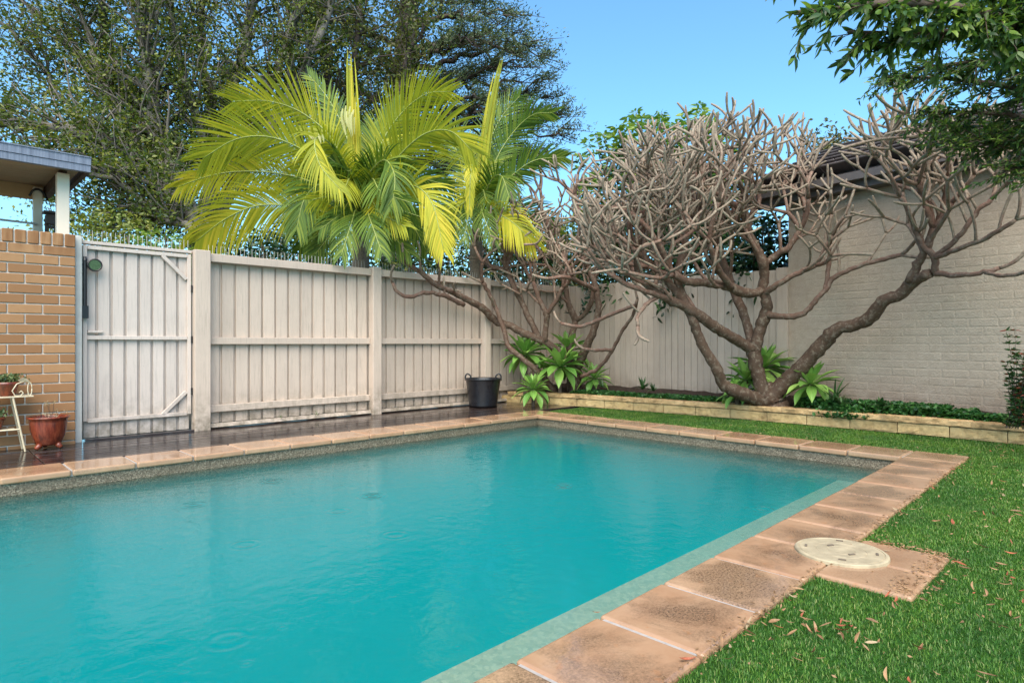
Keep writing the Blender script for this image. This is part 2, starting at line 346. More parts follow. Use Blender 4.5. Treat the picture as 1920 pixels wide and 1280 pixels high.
# ------------------------------------------------------------------ object helpers
def wloc(o):
    v = Vector((0, 0, 0))
    while o is not None: v += o.location; o = o.parent
    return v
def tag(o, label=None, cat=None, group=None, kind=None):
    if label: o['label'] = label
    if cat: o['category'] = cat
    if group: o['group'] = group
    if kind: o['kind'] = kind
    return o
def thing(name, loc, label, cat, group=None):
    o = bpy.data.objects.new(name, None); o.empty_display_size = .1; col.objects.link(o); o.location = loc
    return tag(o, label, cat, group)
def link(name, me, parent=None, loc=(0, 0, 0), rot=(0, 0, 0), scale=None):
    o = bpy.data.objects.new(name, me); col.objects.link(o)
    if parent is not None:
        o.parent = parent; o.location = Vector(loc) - wloc(parent)
    else: o.location = loc
    o.rotation_euler = rot
    if scale is not None: o.scale = scale
    return o
class MB:
    "collects shapes in world coordinates, then becomes one mesh object"
    def __init__(s): s.v = []; s.f = []; s.age = []
    def add(s, v, f, age=0.0):
        b = len(s.v); s.v.extend([tuple(p) for p in v]); s.f.extend([tuple(i + b for i in q) for q in f])
        s.age.extend(age if isinstance(age, list) else [age] * len(v))
    def box(s, c, d, rz=0.0):
        hx, hy, hz = d[0] / 2, d[1] / 2, d[2] / 2; ca, sa = math.cos(rz), math.sin(rz); v = []
        for x, y, z in ((-1, -1, -1), (1, -1, -1), (1, 1, -1), (-1, 1, -1), (-1, -1, 1), (1, -1, 1), (1, 1, 1), (-1, 1, 1)):
            a, b = x * hx, y * hy; v.append((c[0] + a * ca - b * sa, c[1] + a * sa + b * ca, c[2] + z * hz))
        s.add(v, [(0, 3, 2, 1), (4, 5, 6, 7), (0, 1, 5, 4), (1, 2, 6, 5), (2, 3, 7, 6), (3, 0, 4, 7)])
    def tube(s, pts, rad, n=7, age=None, tip=False, wob=0.0):
        pts = [Vector(p) for p in pts]
        if tip:   # blunt rounded end
            d = (pts[-1] - pts[-2]).normalized(); r = rad[-1]
            pts = pts + [pts[-1] + d * r * .7, pts[-1] + d * r * 1.1]; rad = list(rad) + [r * .72, r * .12]
            if isinstance(age, list): age = age + [age[-1]] * 2
        k = len(pts); v = []; f = []; ag = []
        up = Vector((0, 0, 1)); prev = None
        for i, p in enumerate(pts):
            tg = (pts[min(i + 1, k - 1)] - pts[max(i - 1, 0)])
            if tg.length < 1e-9: tg = Vector((0, 0, 1))
            tg.normalize()
            if prev is None:
                a = tg.cross(up if abs(tg.z) < .9 else Vector((1, 0, 0))).normalized()
            else: a = (prev - tg * prev.dot(tg)); a = a.normalized() if a.length > 1e-6 else tg.orthogonal().normalized()
            prev = a; b = tg.cross(a)
            for j in range(n):
                q = 2 * math.pi * j / n; r = rad[i] * (1 + (rng.uniform(-wob, wob) if wob else 0))
                v.append(p + a * (math.cos(q) * r) + b * (math.sin(q) * r))
                ag.append(age[i] if isinstance(age, list) else (age or 0.0))
        for i in range(k - 1):
            for j in range(n):
                j2 = (j + 1) % n; f.append((i * n + j, i * n + j2, (i + 1) * n + j2, (i + 1) * n + j))
        f.append(tuple(reversed(range(n)))); f.append(tuple((k - 1) * n + j for j in range(n)))
        s.add(v, f, ag)
    def lathe(s, prof, c, n=28):
        v = []; f = []
        for r, z in prof:
            for j in range(n): q = 2 * math.pi * j / n; v.append((c[0] + r * math.cos(q), c[1] + r * math.sin(q), c[2] + z))
        for i in range(len(prof) - 1):
            for j in range(n): j2 = (j + 1) % n; f.append((i * n + j, i * n + j2, (i + 1) * n + j2, (i + 1) * n + j))
        if prof[0][0] > 1e-4: f.append(tuple(reversed(range(n))))
        s.add(v, f)
    def build(s, name, mat, parent=None, smooth=False, origin=None):
        o0 = wloc(parent) if parent is not None else Vector(origin or (0, 0, 0))
        me = bpy.data.meshes.new(name)
        me.from_pydata([(a[0] - o0.x, a[1] - o0.y, a[2] - o0.z) for a in s.v], [], s.f)
        at_ = me.attributes.new('age', 'FLOAT', 'POINT'); at_.data.foreach_set('value', s.age)
        if smooth: me.polygons.foreach_set('use_smooth', [True] * len(me.polygons))
        me.materials.append(mat); me.update()
        ob = bpy.data.objects.new(name, me); col.objects.link(ob)
        if parent is not None: ob.parent = parent
        else: ob.location = o0
        return ob
def npmesh(name, V, Fq, mat, parent=None, smooth=False, origin=None, kind=None):
    "V (n,3) world, Fq (m,k) faces"
    o0 = wloc(parent) if parent is not None else Vector(origin or (0, 0, 0))
    V = np.asarray(V, float) - np.array([o0.x, o0.y, o0.z]); m, k = Fq.shape
    me = bpy.data.meshes.new(name); me.vertices.add(len(V)); me.vertices.foreach_set('co', V.astype(np.float32).ravel())
    me.loops.add(m * k); me.loops.foreach_set('vertex_index', Fq.astype(np.int32).ravel())
    me.polygons.add(m); me.polygons.foreach_set('loop_start', np.arange(0, m * k, k, dtype=np.int32))
    try: me.polygons.foreach_set('loop_total', np.full(m, k, dtype=np.int32))
    except Exception: pass
    me.materials.append(mat); me.update(calc_edges=True); me.validate()
    if smooth: me.polygons.foreach_set('use_smooth', [True] * len(me.polygons))
    ob = bpy.data.objects.new(name, me); col.objects.link(ob)
    if parent is not None: ob.parent = parent
    else: ob.location = o0
    if kind: ob['kind'] = kind
    return ob
_pc = {}
def boxmesh(dims, mat, bev=.004, seg=1):
    key = (tuple(round(d, 4) for d in dims), mat.name, bev, seg)
    if key not in _pc:
        bm = bmesh.new(); bmesh.ops.create_cube(bm, size=1); bmesh.ops.scale(bm, vec=dims, verts=bm.verts)
        if bev: bmesh.ops.bevel(bm, geom=bm.edges[:], offset=bev, segments=seg, affect='EDGES', profile=.5)
        me = bpy.data.meshes.new('piece'); bm.to_mesh(me); bm.free(); me.materials.append(mat); _pc[key] = me
    return _pc[key]
def piece(name, dims, loc, mat, parent=None, rot=(0, 0, 0), bev=.004, seg=1):
    return link(name, boxmesh(dims, mat, bev, seg), parent, loc, rot)
def nrm(a): return a / np.maximum(np.linalg.norm(a, axis=1, keepdims=True), 1e-9)
def leaves(pos, axis, L, W, kind='diamond', fold=.18, roll=None):
    "arrays of leaves: returns V,F (triangles)"
    n = len(pos); axis = nrm(axis)
    rnd = nrm(nrg.normal(size=(n, 3)) + np.array([0, 0, .9]))
    side = nrm(np.cross(axis, rnd)); nor = np.cross(side, axis)
    L = np.broadcast_to(L, (n,))[:, None]; W = np.broadcast_to(W, (n,))[:, None]
    if kind == 'diamond':
        P = [pos, pos + axis * L * .45 + side * W * .5 + nor * W * fold, pos + axis * L, pos + axis * L * .45 - side * W * .5 + nor * W * fold]
        F0 = [(0, 1, 2), (0, 2, 3)]
    elif kind == 'long':
        P = [pos, pos + axis * L * .3 + side * W * .46 + nor * W * fold, pos + axis * L * .68 + side * W * .36 + nor * W * fold - nor * L * .03,
             pos + axis * L - nor * L * .12, pos + axis * L * .68 - side * W * .36 + nor * W * fold - nor * L * .03, pos + axis * L * .3 - side * W * .46 + nor * W * fold, pos + axis * L * .5]
        F0 = [(0, 1, 6), (1, 2, 6), (2, 3, 6), (3, 4, 6), (4, 5, 6), (5, 0, 6)]
    else:  # round
        P = []; F0 = []
        for j in range(6):
            q = j * math.pi / 3; P.append(pos + axis * L * .5 * math.cos(q) + side * W * .5 * math.sin(q) + nor * W * fold)
        P.append(pos); F0 = [(j, (j + 1) % 6, 6) for j in range(6)]
    k = len(P); V = np.stack(P, 1).reshape(-1, 3)
    F = (np.arange(n)[:, None, None] * k + np.array(F0)[None]).reshape(-1, 3)
    return V, F
def joinVF(parts):
    Vs, Fs, b = [], [], 0
    for V, F in parts: Vs.append(V); Fs.append(F + b); b += len(V)
    return np.concatenate(Vs), np.concatenate(Fs)
def sample_path(pts, n):
    pts = [Vector(p) for p in pts]; ls = [0]
    for a, b in zip(pts, pts[1:]): ls.append(ls[-1] + (b - a).length)
    out = []
    for i in range(n):
        s = ls[-1] * i / (n - 1); k = 0
        while k < len(pts) - 2 and ls[k + 1] < s: k += 1
        u = (s - ls[k]) / max(1e-9, ls[k + 1] - ls[k]); out.append(pts[k].lerp(pts[k + 1], min(1, u)))
    return out
def smooth_path(pts, n):
    "Catmull-Rom through pts, evenly resampled"
    pts = [Vector(p) for p in pts]
    if len(pts) < 3: return sample_path(pts, n)
    e = [pts[0] * 2 - pts[1]] + pts + [pts[-1] * 2 - pts[-2]]; o = []
    for i in range(1, len(e) - 2):
        p0, p1, p2, p3 = e[i - 1], e[i], e[i + 1], e[i + 2]
        for k in range(8):
            u = k / 8
            o.append(.5 * ((2 * p1) + (p2 - p0) * u + (2 * p0 - 5 * p1 + 4 * p2 - p3) * u * u + (3 * p1 - p0 - 3 * p2 + p3) * u ** 3))
    o.append(pts[-1]); return sample_path(o, n)

# ================================================================== SETTING
PX0, PX1, PY0, PY1 = -9.0, 0.0, -4.03, 0.06      # pool opening
WZ = -0.125
SL = .0226                                       # the near side is not quite parallel to the far one
def ny(x): return -4.03 + SL * (x + 4.2)         # near pool wall
def LYf(x): return ny(x) - .353                  # lawn edge along the near coping
EXT = (-3.10, -2.50, -4.69, -4.353)              # paver pad round the skimmer lid
# ground: one sheet with the pool hole
g = MB(); B = 400.
def quad(mb, x0, x1, y0, y1, z): mb.add([(x0, y0, z), (x1, y0, z), (x1, y1, z), (x0, y1, z)], [(0, 1, 2, 3)])
hx0, hx1, hy0, hy1 = PX0 - .2, PX1 + .2, PY0 - .2, PY1 + .2
quad(g, -B, B, -B, hy0, -.06); quad(g, -B, B, hy1, B, -.06); quad(g, -B, hx0, hy0, hy1, -.06); quad(g, hx1, B, hy0, hy1, -.06)
tag(g.build('ground', M['ground']), kind='structure')
# pool shell with a submerged ledge along the near side
g = MB(); dz = -1.5
g.box((-4.4, ny(-4.4) - .13, (dz - .046) / 2), (9.6, .26, -dz - .046), SL); g.box(((PX0 + PX1) / 2, PY1 + .1, (dz - .046) / 2), (PX1 - PX0 + .4, .2, -dz - .046))
g.box((PX0 - .1, (-4.1 + PY1) / 2, (dz - .047) / 2), (.2, PY1 + 4.1 - .002, -dz - .047)); g.box((PX1 + .1, (-4.0 + PY1) / 2, (dz - .047) / 2), (.2, PY1 + 4.0 - .002, -dz - .047))
poolo = tag(g.build('pool', M['pebble']), kind='structure')
g = MB(); quad(g, PX0 - .1, PX1 + .1, -4.3, PY1 + .1, dz + .01); g.build('floor', M['poolfinish'], poolo)
g = MB(); g.box((-4.5, ny(-4.5) + .24, (dz - .26) / 2), (9.04, .52, -.26 - dz), SL); g.build('ledge', M['poolfinish'], poolo)
g = MB(); g.box(((PX0 + PX1) / 2, (-4.17 + PY1 + .05) / 2, (WZ + dz - .05) / 2), (PX1 - PX0 + .1, PY1 + .05 + 4.17, WZ - dz + .05))
tag(g.build('water', M['water']), kind='structure')
# coping: grout bed + separate pavers with rounded noses
g = MB(); bz = (-.046 - .007) / 2; bh = .039
cop = bpy.data.objects.new('pool_coping', None); col.objects.link(cop); cop['kind'] = 'structure'
g.box((-4.31, ny(-4.31) - .162, bz), (9.3, .33, bh), SL); g.box(((PX0 + .38) / 2, PY1 + .172, bz), (PX1 - PX0 + .36, .352, bh)); g.box((PX1 + .182, (ny(.2) + PY1) / 2, bz - .001), (.345, PY1 - ny(.2) - .01, bh))
g.box(((EXT[0] + EXT[1]) / 2, (EXT[2] + EXT[3]) / 2 + .003, bz - .004), (EXT[1] - EXT[0] - .04, EXT[3] - EXT[2] - .03, bh))
g.build('grout', M['grout'], cop)
def paver(lx, ly, x, y, mat, dz=0, rz=0):
    z = -.023 + rng.uniform(-.0015, .0015) + dz
    return piece('paver', (lx, ly, .046), (x, y, z), mat, cop, (rng.uniform(-.002, .002), rng.uniform(-.002, .002), rz + rng.uniform(-.003, .003)), .013, 3)
ov = .025
k = 0
while .2 - k * .4 > -9.2:
    x = .2 - k * .4
    paver(.3885, .375, x, ny(x) - .1875 + ov, M['coping'] if k > 0 else M['coping2'], 0, SL)
    if x < 0.1: paver(.391, .40, x, PY1 + .20 - ov, M['coping2'])
    k += 1
paver(.40, .40, .20 - ov, PY1 + .20 - ov, M['coping2'])
yy = PY1 - ov - .005; step = (PY1 - ny(.2) - 2 * ov) / 10
for i in range(10): paver(.40, step - .010, .20 - ov, PY1 - ov - step * (i + .5), M['coping2'])
paver(.292, .332, -2.95, -4.522, M['coping2']); paver(.300, .332, -2.648, -4.522, M['coping2'])
# deck boards
deck = bpy.data.objects.new('deck', None); col.objects.link(deck); deck['kind'] = 'structure'
g = MB(); g.box((-3.8, 1.05, -.05), (10.6, 1.28, .01)); g.build('underlay', M['black'], deck)
y = PY1 + .385 + .05; 
while y < 1.68:
    for xa, xb in ((-9.0, -4.9), (-4.9, -1.3), (-1.3, 1.30)):
        sft = rng.uniform(-.35, .35) if xa > -9 else 0
        piece('plank', (xb - xa - .004, .090, .030), ((xa + xb) / 2, y, -.020 + rng.uniform(-.0012, .0012)), M['deck'], deck, (rng.uniform(-.006, .006), 0, 0), .003)
    y += .0955

# lawn base and turf blades
RW = [(0.90, 1.60), (1.06, .95), (1.22, .35), (1.33, -.4), (1.42, -1.3), (1.485, -2.2), (1.50, -3.2), (1.50, -4.5), (1.50, -7.5)]   # retaining wall line
lawn_poly = [(.388, .26), (.62, .30), (.95, .26), (1.16, .30), (1.30, -.4), (1.39, -1.3), (1.455, -2.2), (1.47, -3.2), (1.47, -4.5), (1.47, -7.5), (-9, -7.5), (-9, LYf(-9)), (.388, LYf(.388))]
g = MB(); g.add([(x, y, -.016) for x, y in lawn_poly], [tuple(range(len(lawn_poly)))])
me = g.build('lawn', M['turfbase']); tag(me, kind='structure')
def turf(x0, x1, y0, y1, dens, hl, w):
    n = int((x1 - x0) * (y1 - y0) * dens)
    xy = np.stack([nrg.uniform(x0, x1, n), nrg.uniform(y0, y1, n)], 1)
    pol = np.array(lawn_poly); x, y = xy[:, 0], xy[:, 1]; ins = np.zeros(n, bool); j = len(pol) - 1
    for i in range(len(pol)):
        xi, yi = pol[i]; xj, yj = pol[j]
        cnd = ((yi > y) != (yj > y)) & (x < (xj - xi) * (y - yi) / ((yj - yi) + 1e-12) + xi); ins ^= cnd; j = i
    ins &= ~((x > EXT[0]) & (x < EXT[1]) & (y > EXT[2]))
    xy = xy[ins]; n = len(xy)
    a = nrg.uniform(0, 2 * np.pi, n); lean = nrg.uniform(.1, 1.1, n); h = hl * nrg.uniform(.55, 1.25, n)
    base = np.concatenate([xy, np.full((n, 1), -.018)], 1)
    sd = np.stack([np.cos(a + 1.57), np.sin(a + 1.57), 0 * a], 1) * (w * nrg.uniform(.6, 1.3, n))[:, None]
    d = np.stack([np.cos(a) * np.sin(lean), np.sin(a) * np.sin(lean), np.cos(lean)], 1) * h[:, None]
    mid = base + d * .55 + np.array([0, 0, 1]) * (h * .1)[:, None]
    V = np.stack([base - sd, base + sd, mid + sd * .8, mid - sd * .8, base + d * 1.0], 1).reshape(-1, 3)
    o = np.arange(n)[:, None, None] * 5
    F = (o + np.array([(0, 1, 2), (0, 2, 3), (3, 2, 4)])[None]).reshape(-1, 3)
    return V, F
V, F = joinVF([turf(-4.8, -1.2, -6.0, -4.2, 32000, .017, .0012), turf(-1.2, 1.5, -6.0, -4.2, 19000, .018, .0018), turf(.38, 1.5, -4.2, .32, 19000, .018, .0022)])
tag(npmesh('grass', V, F, M['turf']), 'short green turf covering the lawn round the pool', 'grass', kind='stuff')

# garden bed soil
g = MB(); bed = []
path = smooth_path([(x, y, 0) for x, y in RW], 60); nx = 14; V = []
for i, p in enumerate(path):
    for j in range(nx):
        u = j / (nx - 1); xe = 2.36 if p.y > -2.2 else 2.36 - .15 * (-2.2 - p.y)
        x = p.x + .16 + (xe - p.x - .16) * u
        z = .125 + .11 * u + .035 * mnoise.noise(Vector((x * 5, p.y * 5, 0))) + .02 * mnoise.noise(Vector((x * 17, p.y * 17, 3)))
        V.append((x, p.y, z))
Fq = [(i * nx + j, i * nx + j + 1, (i + 1) * nx + j + 1, (i + 1) * nx + j) for i in range(59) for j in range(nx - 1)]
g.add(V, Fq); tag(g.build('garden_bed', M['soil'], smooth=True), kind='structure')
def soil_z(x, y): return .17 + .05 * max(0, min(1, (x - 1.5) / .8))

# ================================================================== RETAINING WALL
rw = thing('retaining_wall', (1.4, -1.5, 0), 'low retaining wall of tan split-face blocks edging the garden bed', 'wall')
def rough_block(seed, L, H, D, amp, mat):
    nx, nz = 14, 6; V = []; f = []
    for i in range(nx + 1):
        for k in range(nz + 1):
            x = (i / nx - .5) * L; z = (k / nz - .5) * H
            e = min(i, nx - i, 2) / 2 * min(k, nz - k, 1)
            d = (mnoise.fractal(Vector((x * 14 + seed * 9, z * 14, seed * 3.7)), .9, 2.1, 4) * .6 + .3) * amp * (0.25 + .75 * e)
            V.append((x, -D / 2 - d, z))
    for i in range(nx):
        for k in range(nz): a = i * (nz + 1) + k; f.append((a, a + nz + 1, a + nz + 2, a + 1))
    b = len(V)
    V += [(-L / 2, D / 2, -H / 2), (L / 2, D / 2, -H / 2), (L / 2, D / 2, H / 2), (-L / 2, D / 2, H / 2)]
    c00, c10, c11, c01 = 0, nx * (nz + 1), nx * (nz + 1) + nz, nz
    f += [(b + 1, b, b + 3, b + 2), tuple([i * (nz + 1) + nz for i in range(nx + 1)] + [b + 2, b + 3]), tuple([i * (nz + 1) for i in range(nx, -1, -1)] + [b, b + 1]),
          tuple([k for k in range(nz + 1)] + [b + 3, b]), tuple([nx * (nz + 1) + k for k in range(nz, -1, -1)] + [b + 1, b + 2])]
    me = bpy.data.meshes.new('block'); me.from_pydata(V, [], f); me.materials.append(mat); return me
blk = [rough_block(i, .430, .105, .17, .016, M['block']) for i in range(5)]
cp = [rough_block(i + 9, .436, .055, .20, .014, M['cap']) for i in range(5)]
dense = smooth_path([(x, y, 0) for x, y in RW], 400); LEN = sum((b - a).length for a, b in zip(dense, dense[1:]))
def along(s):
    acc = 0
    for a, b in zip(dense, dense[1:]):
        l = (b - a).length
        if acc + l >= s: return a + (b - a) * ((s - acc) / l), (b - a).normalized()
        acc += l
    return dense[-1], (dense[-1] - dense[-2]).normalized()
s = .12; i = 0
while s < LEN - .2:
    for name, mesh, off, z, ds in (('block', blk, .085, .0455, 0), ('cap_block', cp, .080, .1325, .17)):
        p, tg = along(s + ds); ang = math.atan2(tg.y, tg.x)
        nrmv = Vector((-tg.y, tg.x, 0))
        link(name, mesh[(i * 2 + (3 if ds else 0)) % 5], rw, (p.x + nrmv.x * off, p.y + nrmv.y * off, z + rng.uniform(-.002, .002)), (0, rng.uniform(-.006, .006), ang + rng.uniform(-.008, .008)))
    s += .438; i += 1

# ================================================================== BRICK WALL (left)
BY = 1.45
bw = thing('brick_wall', (-5.5, BY, 0), 'tan brick wall with white mortar and a brick-on-edge top, beside the gate', 'wall')
g = MB(); g.box((-5.76, BY + .1175, .90), (2.40, .215, 1.92)); g.build('mortar_core', M['mortar'], bw)
for r_ in range(-1, 20):
    z = .025 + .0435 + r_ * .0862; xr = -4.553; first = (r_ % 2 == 0)
    x = xr
    while x > -6.9:
        L = .112 if (first and x == xr) else .230
        piece('brick', (L, .11, .0755), (x - L / 2, BY + .052 + rng.uniform(-.0015, .0015), z), M['brick'], bw, (0, rng.uniform(-.003, .003), 0), .004)
        x -= L + .0105
for k in range(27):
    piece('brick', (.0765, .235, .112), (-4.553 - .0385 - k * .0872, BY + .113 + rng.uniform(-.002, .002), 1.808), M['brick'], bw, (rng.uniform(-.004, .004), rng.uniform(-.008, .008), 0), .006)

# ================================================================== FENCE LEFT + GATE
FY = 1.62
def paling(name, w, z0, z1, x, y, mat, parent, t=.016, axis='x'):
    dims = (w, t, z1 - z0) if axis == 'x' else (t, w, z1 - z0)
    return piece(name, dims, (x, y, (z0 + z1) / 2), mat, parent, (rng.uniform(-.001, .001), rng.uniform(-.0028, .0028), rng.uniform(-.01, .01)), .002)
fl = thing('timber_fence', (-1.0, FY, 0), 'beige painted timber fence with rails and posts behind the deck', 'fence')
posts = [(-3.455, .155), (-1.385, .125), (.49, .115), (2.27, .11)]
for x, w in posts: piece('post', (w, .11, 1.86), (x, FY - .045, .92), M['fence'], fl, (0, 0, 0), .005)
pitch = .146
for b in range(3):
    x0 = posts[b][0] + posts[b][1] / 2; x1 = posts[b + 1][0] - posts[b + 1][1] / 2; n = round((x1 - x0) / pitch)
    p = (x1 - x0) / n
    for i in range(n):
        paling('paling', p - .027 + rng.uniform(-.005, .005), .05, 1.80, x0 + p * (i + .5) - .008, FY + .03 + rng.uniform(-.002, .002), M['fence'], fl)
        paling('paling', .085, .05, 1.795, x0 + p * (i + 1) - .008, FY + .056, M['fence'], fl)
    L = x1 - x0 - .004; xm = (x0 + x1) / 2
    piece('top_rail', (L, .085, .085), (xm, FY - .022, 1.785), M['fence'], fl, (0, 0, 0), .004)
    piece('rail', (L, .05, .075), (xm, FY - .005, .918), M['fence'], fl, (0, 0, 0), .004)
    piece('rail', (L, .05, .075), (xm, FY - .005, .205), M['fence'], fl, (0, 0, 0), .004)
    piece('plinth', (L, .07, .045), (xm, FY - .03, .025), M['fence'], fl, (R(-14), 0, 0), .004)
    k = 0
    x = x0 + .03
    g = MB(); g.box((xm, FY + .06, 1.831), (L, .02, .006)); g.build('spike_strip', M['spike'], fl)
    while x < x1 - .02:
        link('spike', boxmesh((.0036, .0036, .10), M['spike'], .001), fl, (x, FY + .06, 1.88), (rng.uniform(-.03, .03), rng.uniform(-.03, .03), 0)); x += .0415
paling('paling', .16, .05, 1.80, 2.23, FY + .03, M['fence'], fl); paling('paling', .14, .05, 1.79, 2.30, FY + .064, M['fence'], fl)
# gate
GX0, GX1 = -4.475, -3.548
gt = thing('gate', ((GX0 + GX1) / 2, FY, 0), 'pale painted timber gate with corner braces, black latch and metal spikes on top', 'gate')
n = 8; p = (GX1 - GX0) / n
for i in range(n):
    paling('board', p - .024, .012, 1.80, GX0 + p * (i + .5), FY + .012, M['gate'], gt)
    if i < n - 1: paling('board', .07, .012, 1.795, GX0 + p * (i + 1), FY + .036, M['gate'], gt)
piece('stile', (.034, .04, 1.63), (GX0 + .017, FY - .018, .985), M['gate'], gt, bev=.003); piece('stile', (.034, .04, 1.63), (GX1 - .017, FY - .018, .985), M['gate'], gt, bev=.003)
W = GX1 - GX0 - .072; xm = (GX0 + GX1) / 2
for z in (1.782, .945, .175): piece('rail', (W, .036, .036), (xm, FY - .016, z), M['gate'], gt, bev=.003)
piece('cap_rail', (GX1 - GX0 + .01, .075, .03), (xm, FY - .004, 1.826), M['gate'], gt, bev=.003)
piece('rail', (.12, .034, .022), (GX0 + .10, FY - .016, 1.00), M['gate'], gt, bev=.003)
for z, sgn in ((1.655, 1), (.290, -1)):
    piece('brace', (.315, .034, .036), (GX1 - .034 - .118, FY - .017, z), M['gate'], gt, (0, R(45 * sgn), 0), .003)
for zc in (1.45, .93, .40):
    g = MB(); g.box((GX1 + .004, FY - .035, zc), (.016, .02, .07)); g.build('hinge', M['black'], gt)
x = GX0 + .02; k = 0
for x0, x1 in ((GX0 + .01, GX0 + .46), (GX0 + .50, GX1 - .01)):
    g = MB(); g.box(((x0 + x1) / 2, FY + .02, 1.844), (x1 - x0, .02, .006)); g.build('spike_strip', M['spike'], gt)
    x = x0
    while x < x1: link('spike', boxmesh((.0042, .0042, .105), M['spike'], .001), gt, (x, FY + .02, 1.897), (rng.uniform(-.03, .03), rng.uniform(-.03, .03), 0)); x += .0375
lx = GX0 + .012
lt = MB(); lt.tube([(lx, FY - .065, 1.20), (lx, FY - .065, 1.66)], [.017, .017], 10); lt.tube([(lx, FY - .065, 1.655), (lx, FY - .065, 1.69)], [.021, .012], 10)
lt.box((lx, FY - .055, 1.18), (.05, .06, .115)); lt.box((lx, FY - .045, 1.60), (.04, .04, .05)); la = lt.build('latch', M['black'], gt)
g = MB(); g.box((lx - .055, FY - .05, 1.18), (.07, .05, .075)); g.build('striker', M['black'], la)
g = MB(); n = 24
cxx, cz = GX0 + .085, 1.615
for yy_, rr in ((FY - .075, .060), (FY - .087, .056)):
    pass
v = []; f = []
prof = [(.0, -.090), (.046, -.090), (.052, -.094), (.060, -.090), (.060, -.072), (.0, -.070)]
for r_, yv in prof:
    for j in range(n): q = 2 * math.pi * j / n; v.append((cxx + r_ * math.cos(q), FY + yv, cz + r_ * math.sin(q)))
for i in range(len(prof) - 1):
    for j in range(n): j2 = (j + 1) % n; f.append((i * n + j, i * n + j2, (i + 1) * n + j2, (i + 1) * n + j))
g.add(v, f); disc = g.build('mirror_frame', M['black'], gt)
g = MB(); v = [(cxx + .046 * math.cos(2 * math.pi * j / n), FY - .0915, cz + .046 * math.sin(2 * math.pi * j / n)) for j in range(n)]; g.add(v, [tuple(range(n))]); g.build('mirror_glass', M['mirror'], disc)
gp = piece('gate_post', (.056, .06, 1.88), (GX0 - .044, FY - .07, .93), M['galv'], None, bev=.004)
tag(gp, 'slim galvanised steel post between brick wall and gate', 'post')
# threshold strip
tag(piece('threshold_strip', (.93, .045, .016), (xm + .01, FY - .075, .004), M['deck'], None, bev=.003), 'dark wet timber strip on the deck under the gate', 'strip')

# ================================================================== FAR FENCE
FX = 2.27
ff = thing('paling_fence', (FX, -.2, 0), 'beige fence of flat upright palings behind the garden bed trees', 'fence')
y = 1.64; k = 0
while y > -1.93:
    w = rng.choice((.095, .10, .10, .105))
    paling('paling', w - rng.choice((.003, .004, .004, .007)), .10, 1.83 + rng.uniform(-.012, .006), FX + rng.uniform(-.003, .003), y - w / 2, M['fence2'], ff, axis='y'); y -= w
piece('post', (.06, .14, 1.78), (FX - .01, y - .075, .95), M['fence2'], ff, bev=.004)
for z in (.45, 1.6): piece('rail', (.04, 3.5, .07), (FX + .032, -.15, z), M['fence2'], ff, bev=.003)

# ================================================================== BUILDING (painted brick, right)
ROT = R(8.5); WP = Vector((2.275, -2.115, 0)); WD = Vector((-math.sin(ROT), -math.cos(ROT), 0)); WN = Vector((-math.cos(ROT), math.sin(ROT), 0))   # WN faces the pool
bd = thing('garage', (2.2, -4.5, 0), 'beige painted brick garage with dark tiled roof behind the bare tree', 'building')
def wpt(s, o, z): return WP + WD * s + WN * o + Vector((0, 0, z))
WANG = math.atan2(WD.y, WD.x)
g = MB(); WL = 6.2
c = wpt(WL / 2, -.1028, 1.25); g.box(c, (WL, .20, 2.96), WANG)
c = wpt(.10, -2.2, 1.25); g.box(c, (.2, 4.0, 2.9), WANG)
g.build('wall', M['painted'], bd)
cand = []
for r_ in range(30):
    z = .02 + r_ * .0862 + .043; s = -.12 if r_ % 2 else -.0
    first = True
    while s < 5.0:
        L = .230; s0 = max(s, 0.0); s1 = s + L
        if s1 - s0 > .05:
            cc = wpt((s0 + s1) / 2, 0, z); q = proj(cc)
            cand.append((q[2] if (q[0] < 2000) else 50 + q[2], round(s1 - s0, 3), cc))
        s += L + .010
cand.sort(key=lambda a: a[0])
bm_rest = MB()
for i, (d, L, cc) in enumerate(cand):
    o = rng.uniform(-.0040, -.0022); pz = cc + WN * (-.016 + o)
    if i < 300: piece('brick', (L, .036, .0765), pz, M['painted'], bd, (rng.uniform(-.006, .006), rng.uniform(-.006, .006), WANG + rng.uniform(-.006, .006)), .006, 2)
    else: bm_rest.box(pz, (L, .036, .0765), WANG)
o = bm_rest.build('brickwork', M['painted'], bd); o['kind'] = 'stuff'
# eaves, gutter and tiled roof, its ridge further back
g = MB(); g.box(wpt(2.9, .17, 2.700), (6.7, .022, .16), WANG); g.build('fascia', M['fascia'], bd)
g = MB(); g.box(wpt(2.9, .232, 2.742), (6.7, .10, .085), WANG); g.build('gutter', M['fascia'], bd)
g = MB(); g.box(wpt(2.9, .08, 2.625), (6.6, .155, .012), WANG); g.build('soffit', M['fascia'], bd)
slope = R(22); rf = None
g = MB(); v = [wpt(-.45, .22, 2.79), wpt(6.2, .22, 2.79), wpt(6.2, -2.6, 2.79 + 2.82 * math.tan(slope)), wpt(-.45, -2.6, 2.79 + 2.82 * math.tan(slope))]
v2 = [p_ - Vector((0, 0, .03)) for p_ in v]; g.add(v + v2, [(0, 1, 2, 3), (7, 6, 5, 4), (0, 4, 5, 1), (1, 5, 6, 2), (2, 6, 7, 3), (3, 7, 4, 0)])
rf = g.build('roof', M['fascia'], bd)
for rr in range(7):
    for k in range(21):
        o_ = .20 - rr * .36 - .18; z_ = 2.79 + (.22 - o_) * math.tan(slope) + .022
        link('tile', boxmesh((.312, .40, .026), M['rooftile'], .008), rf, wpt(-.30 + k * .318, o_, z_), (-slope + R(3), 0, WANG))

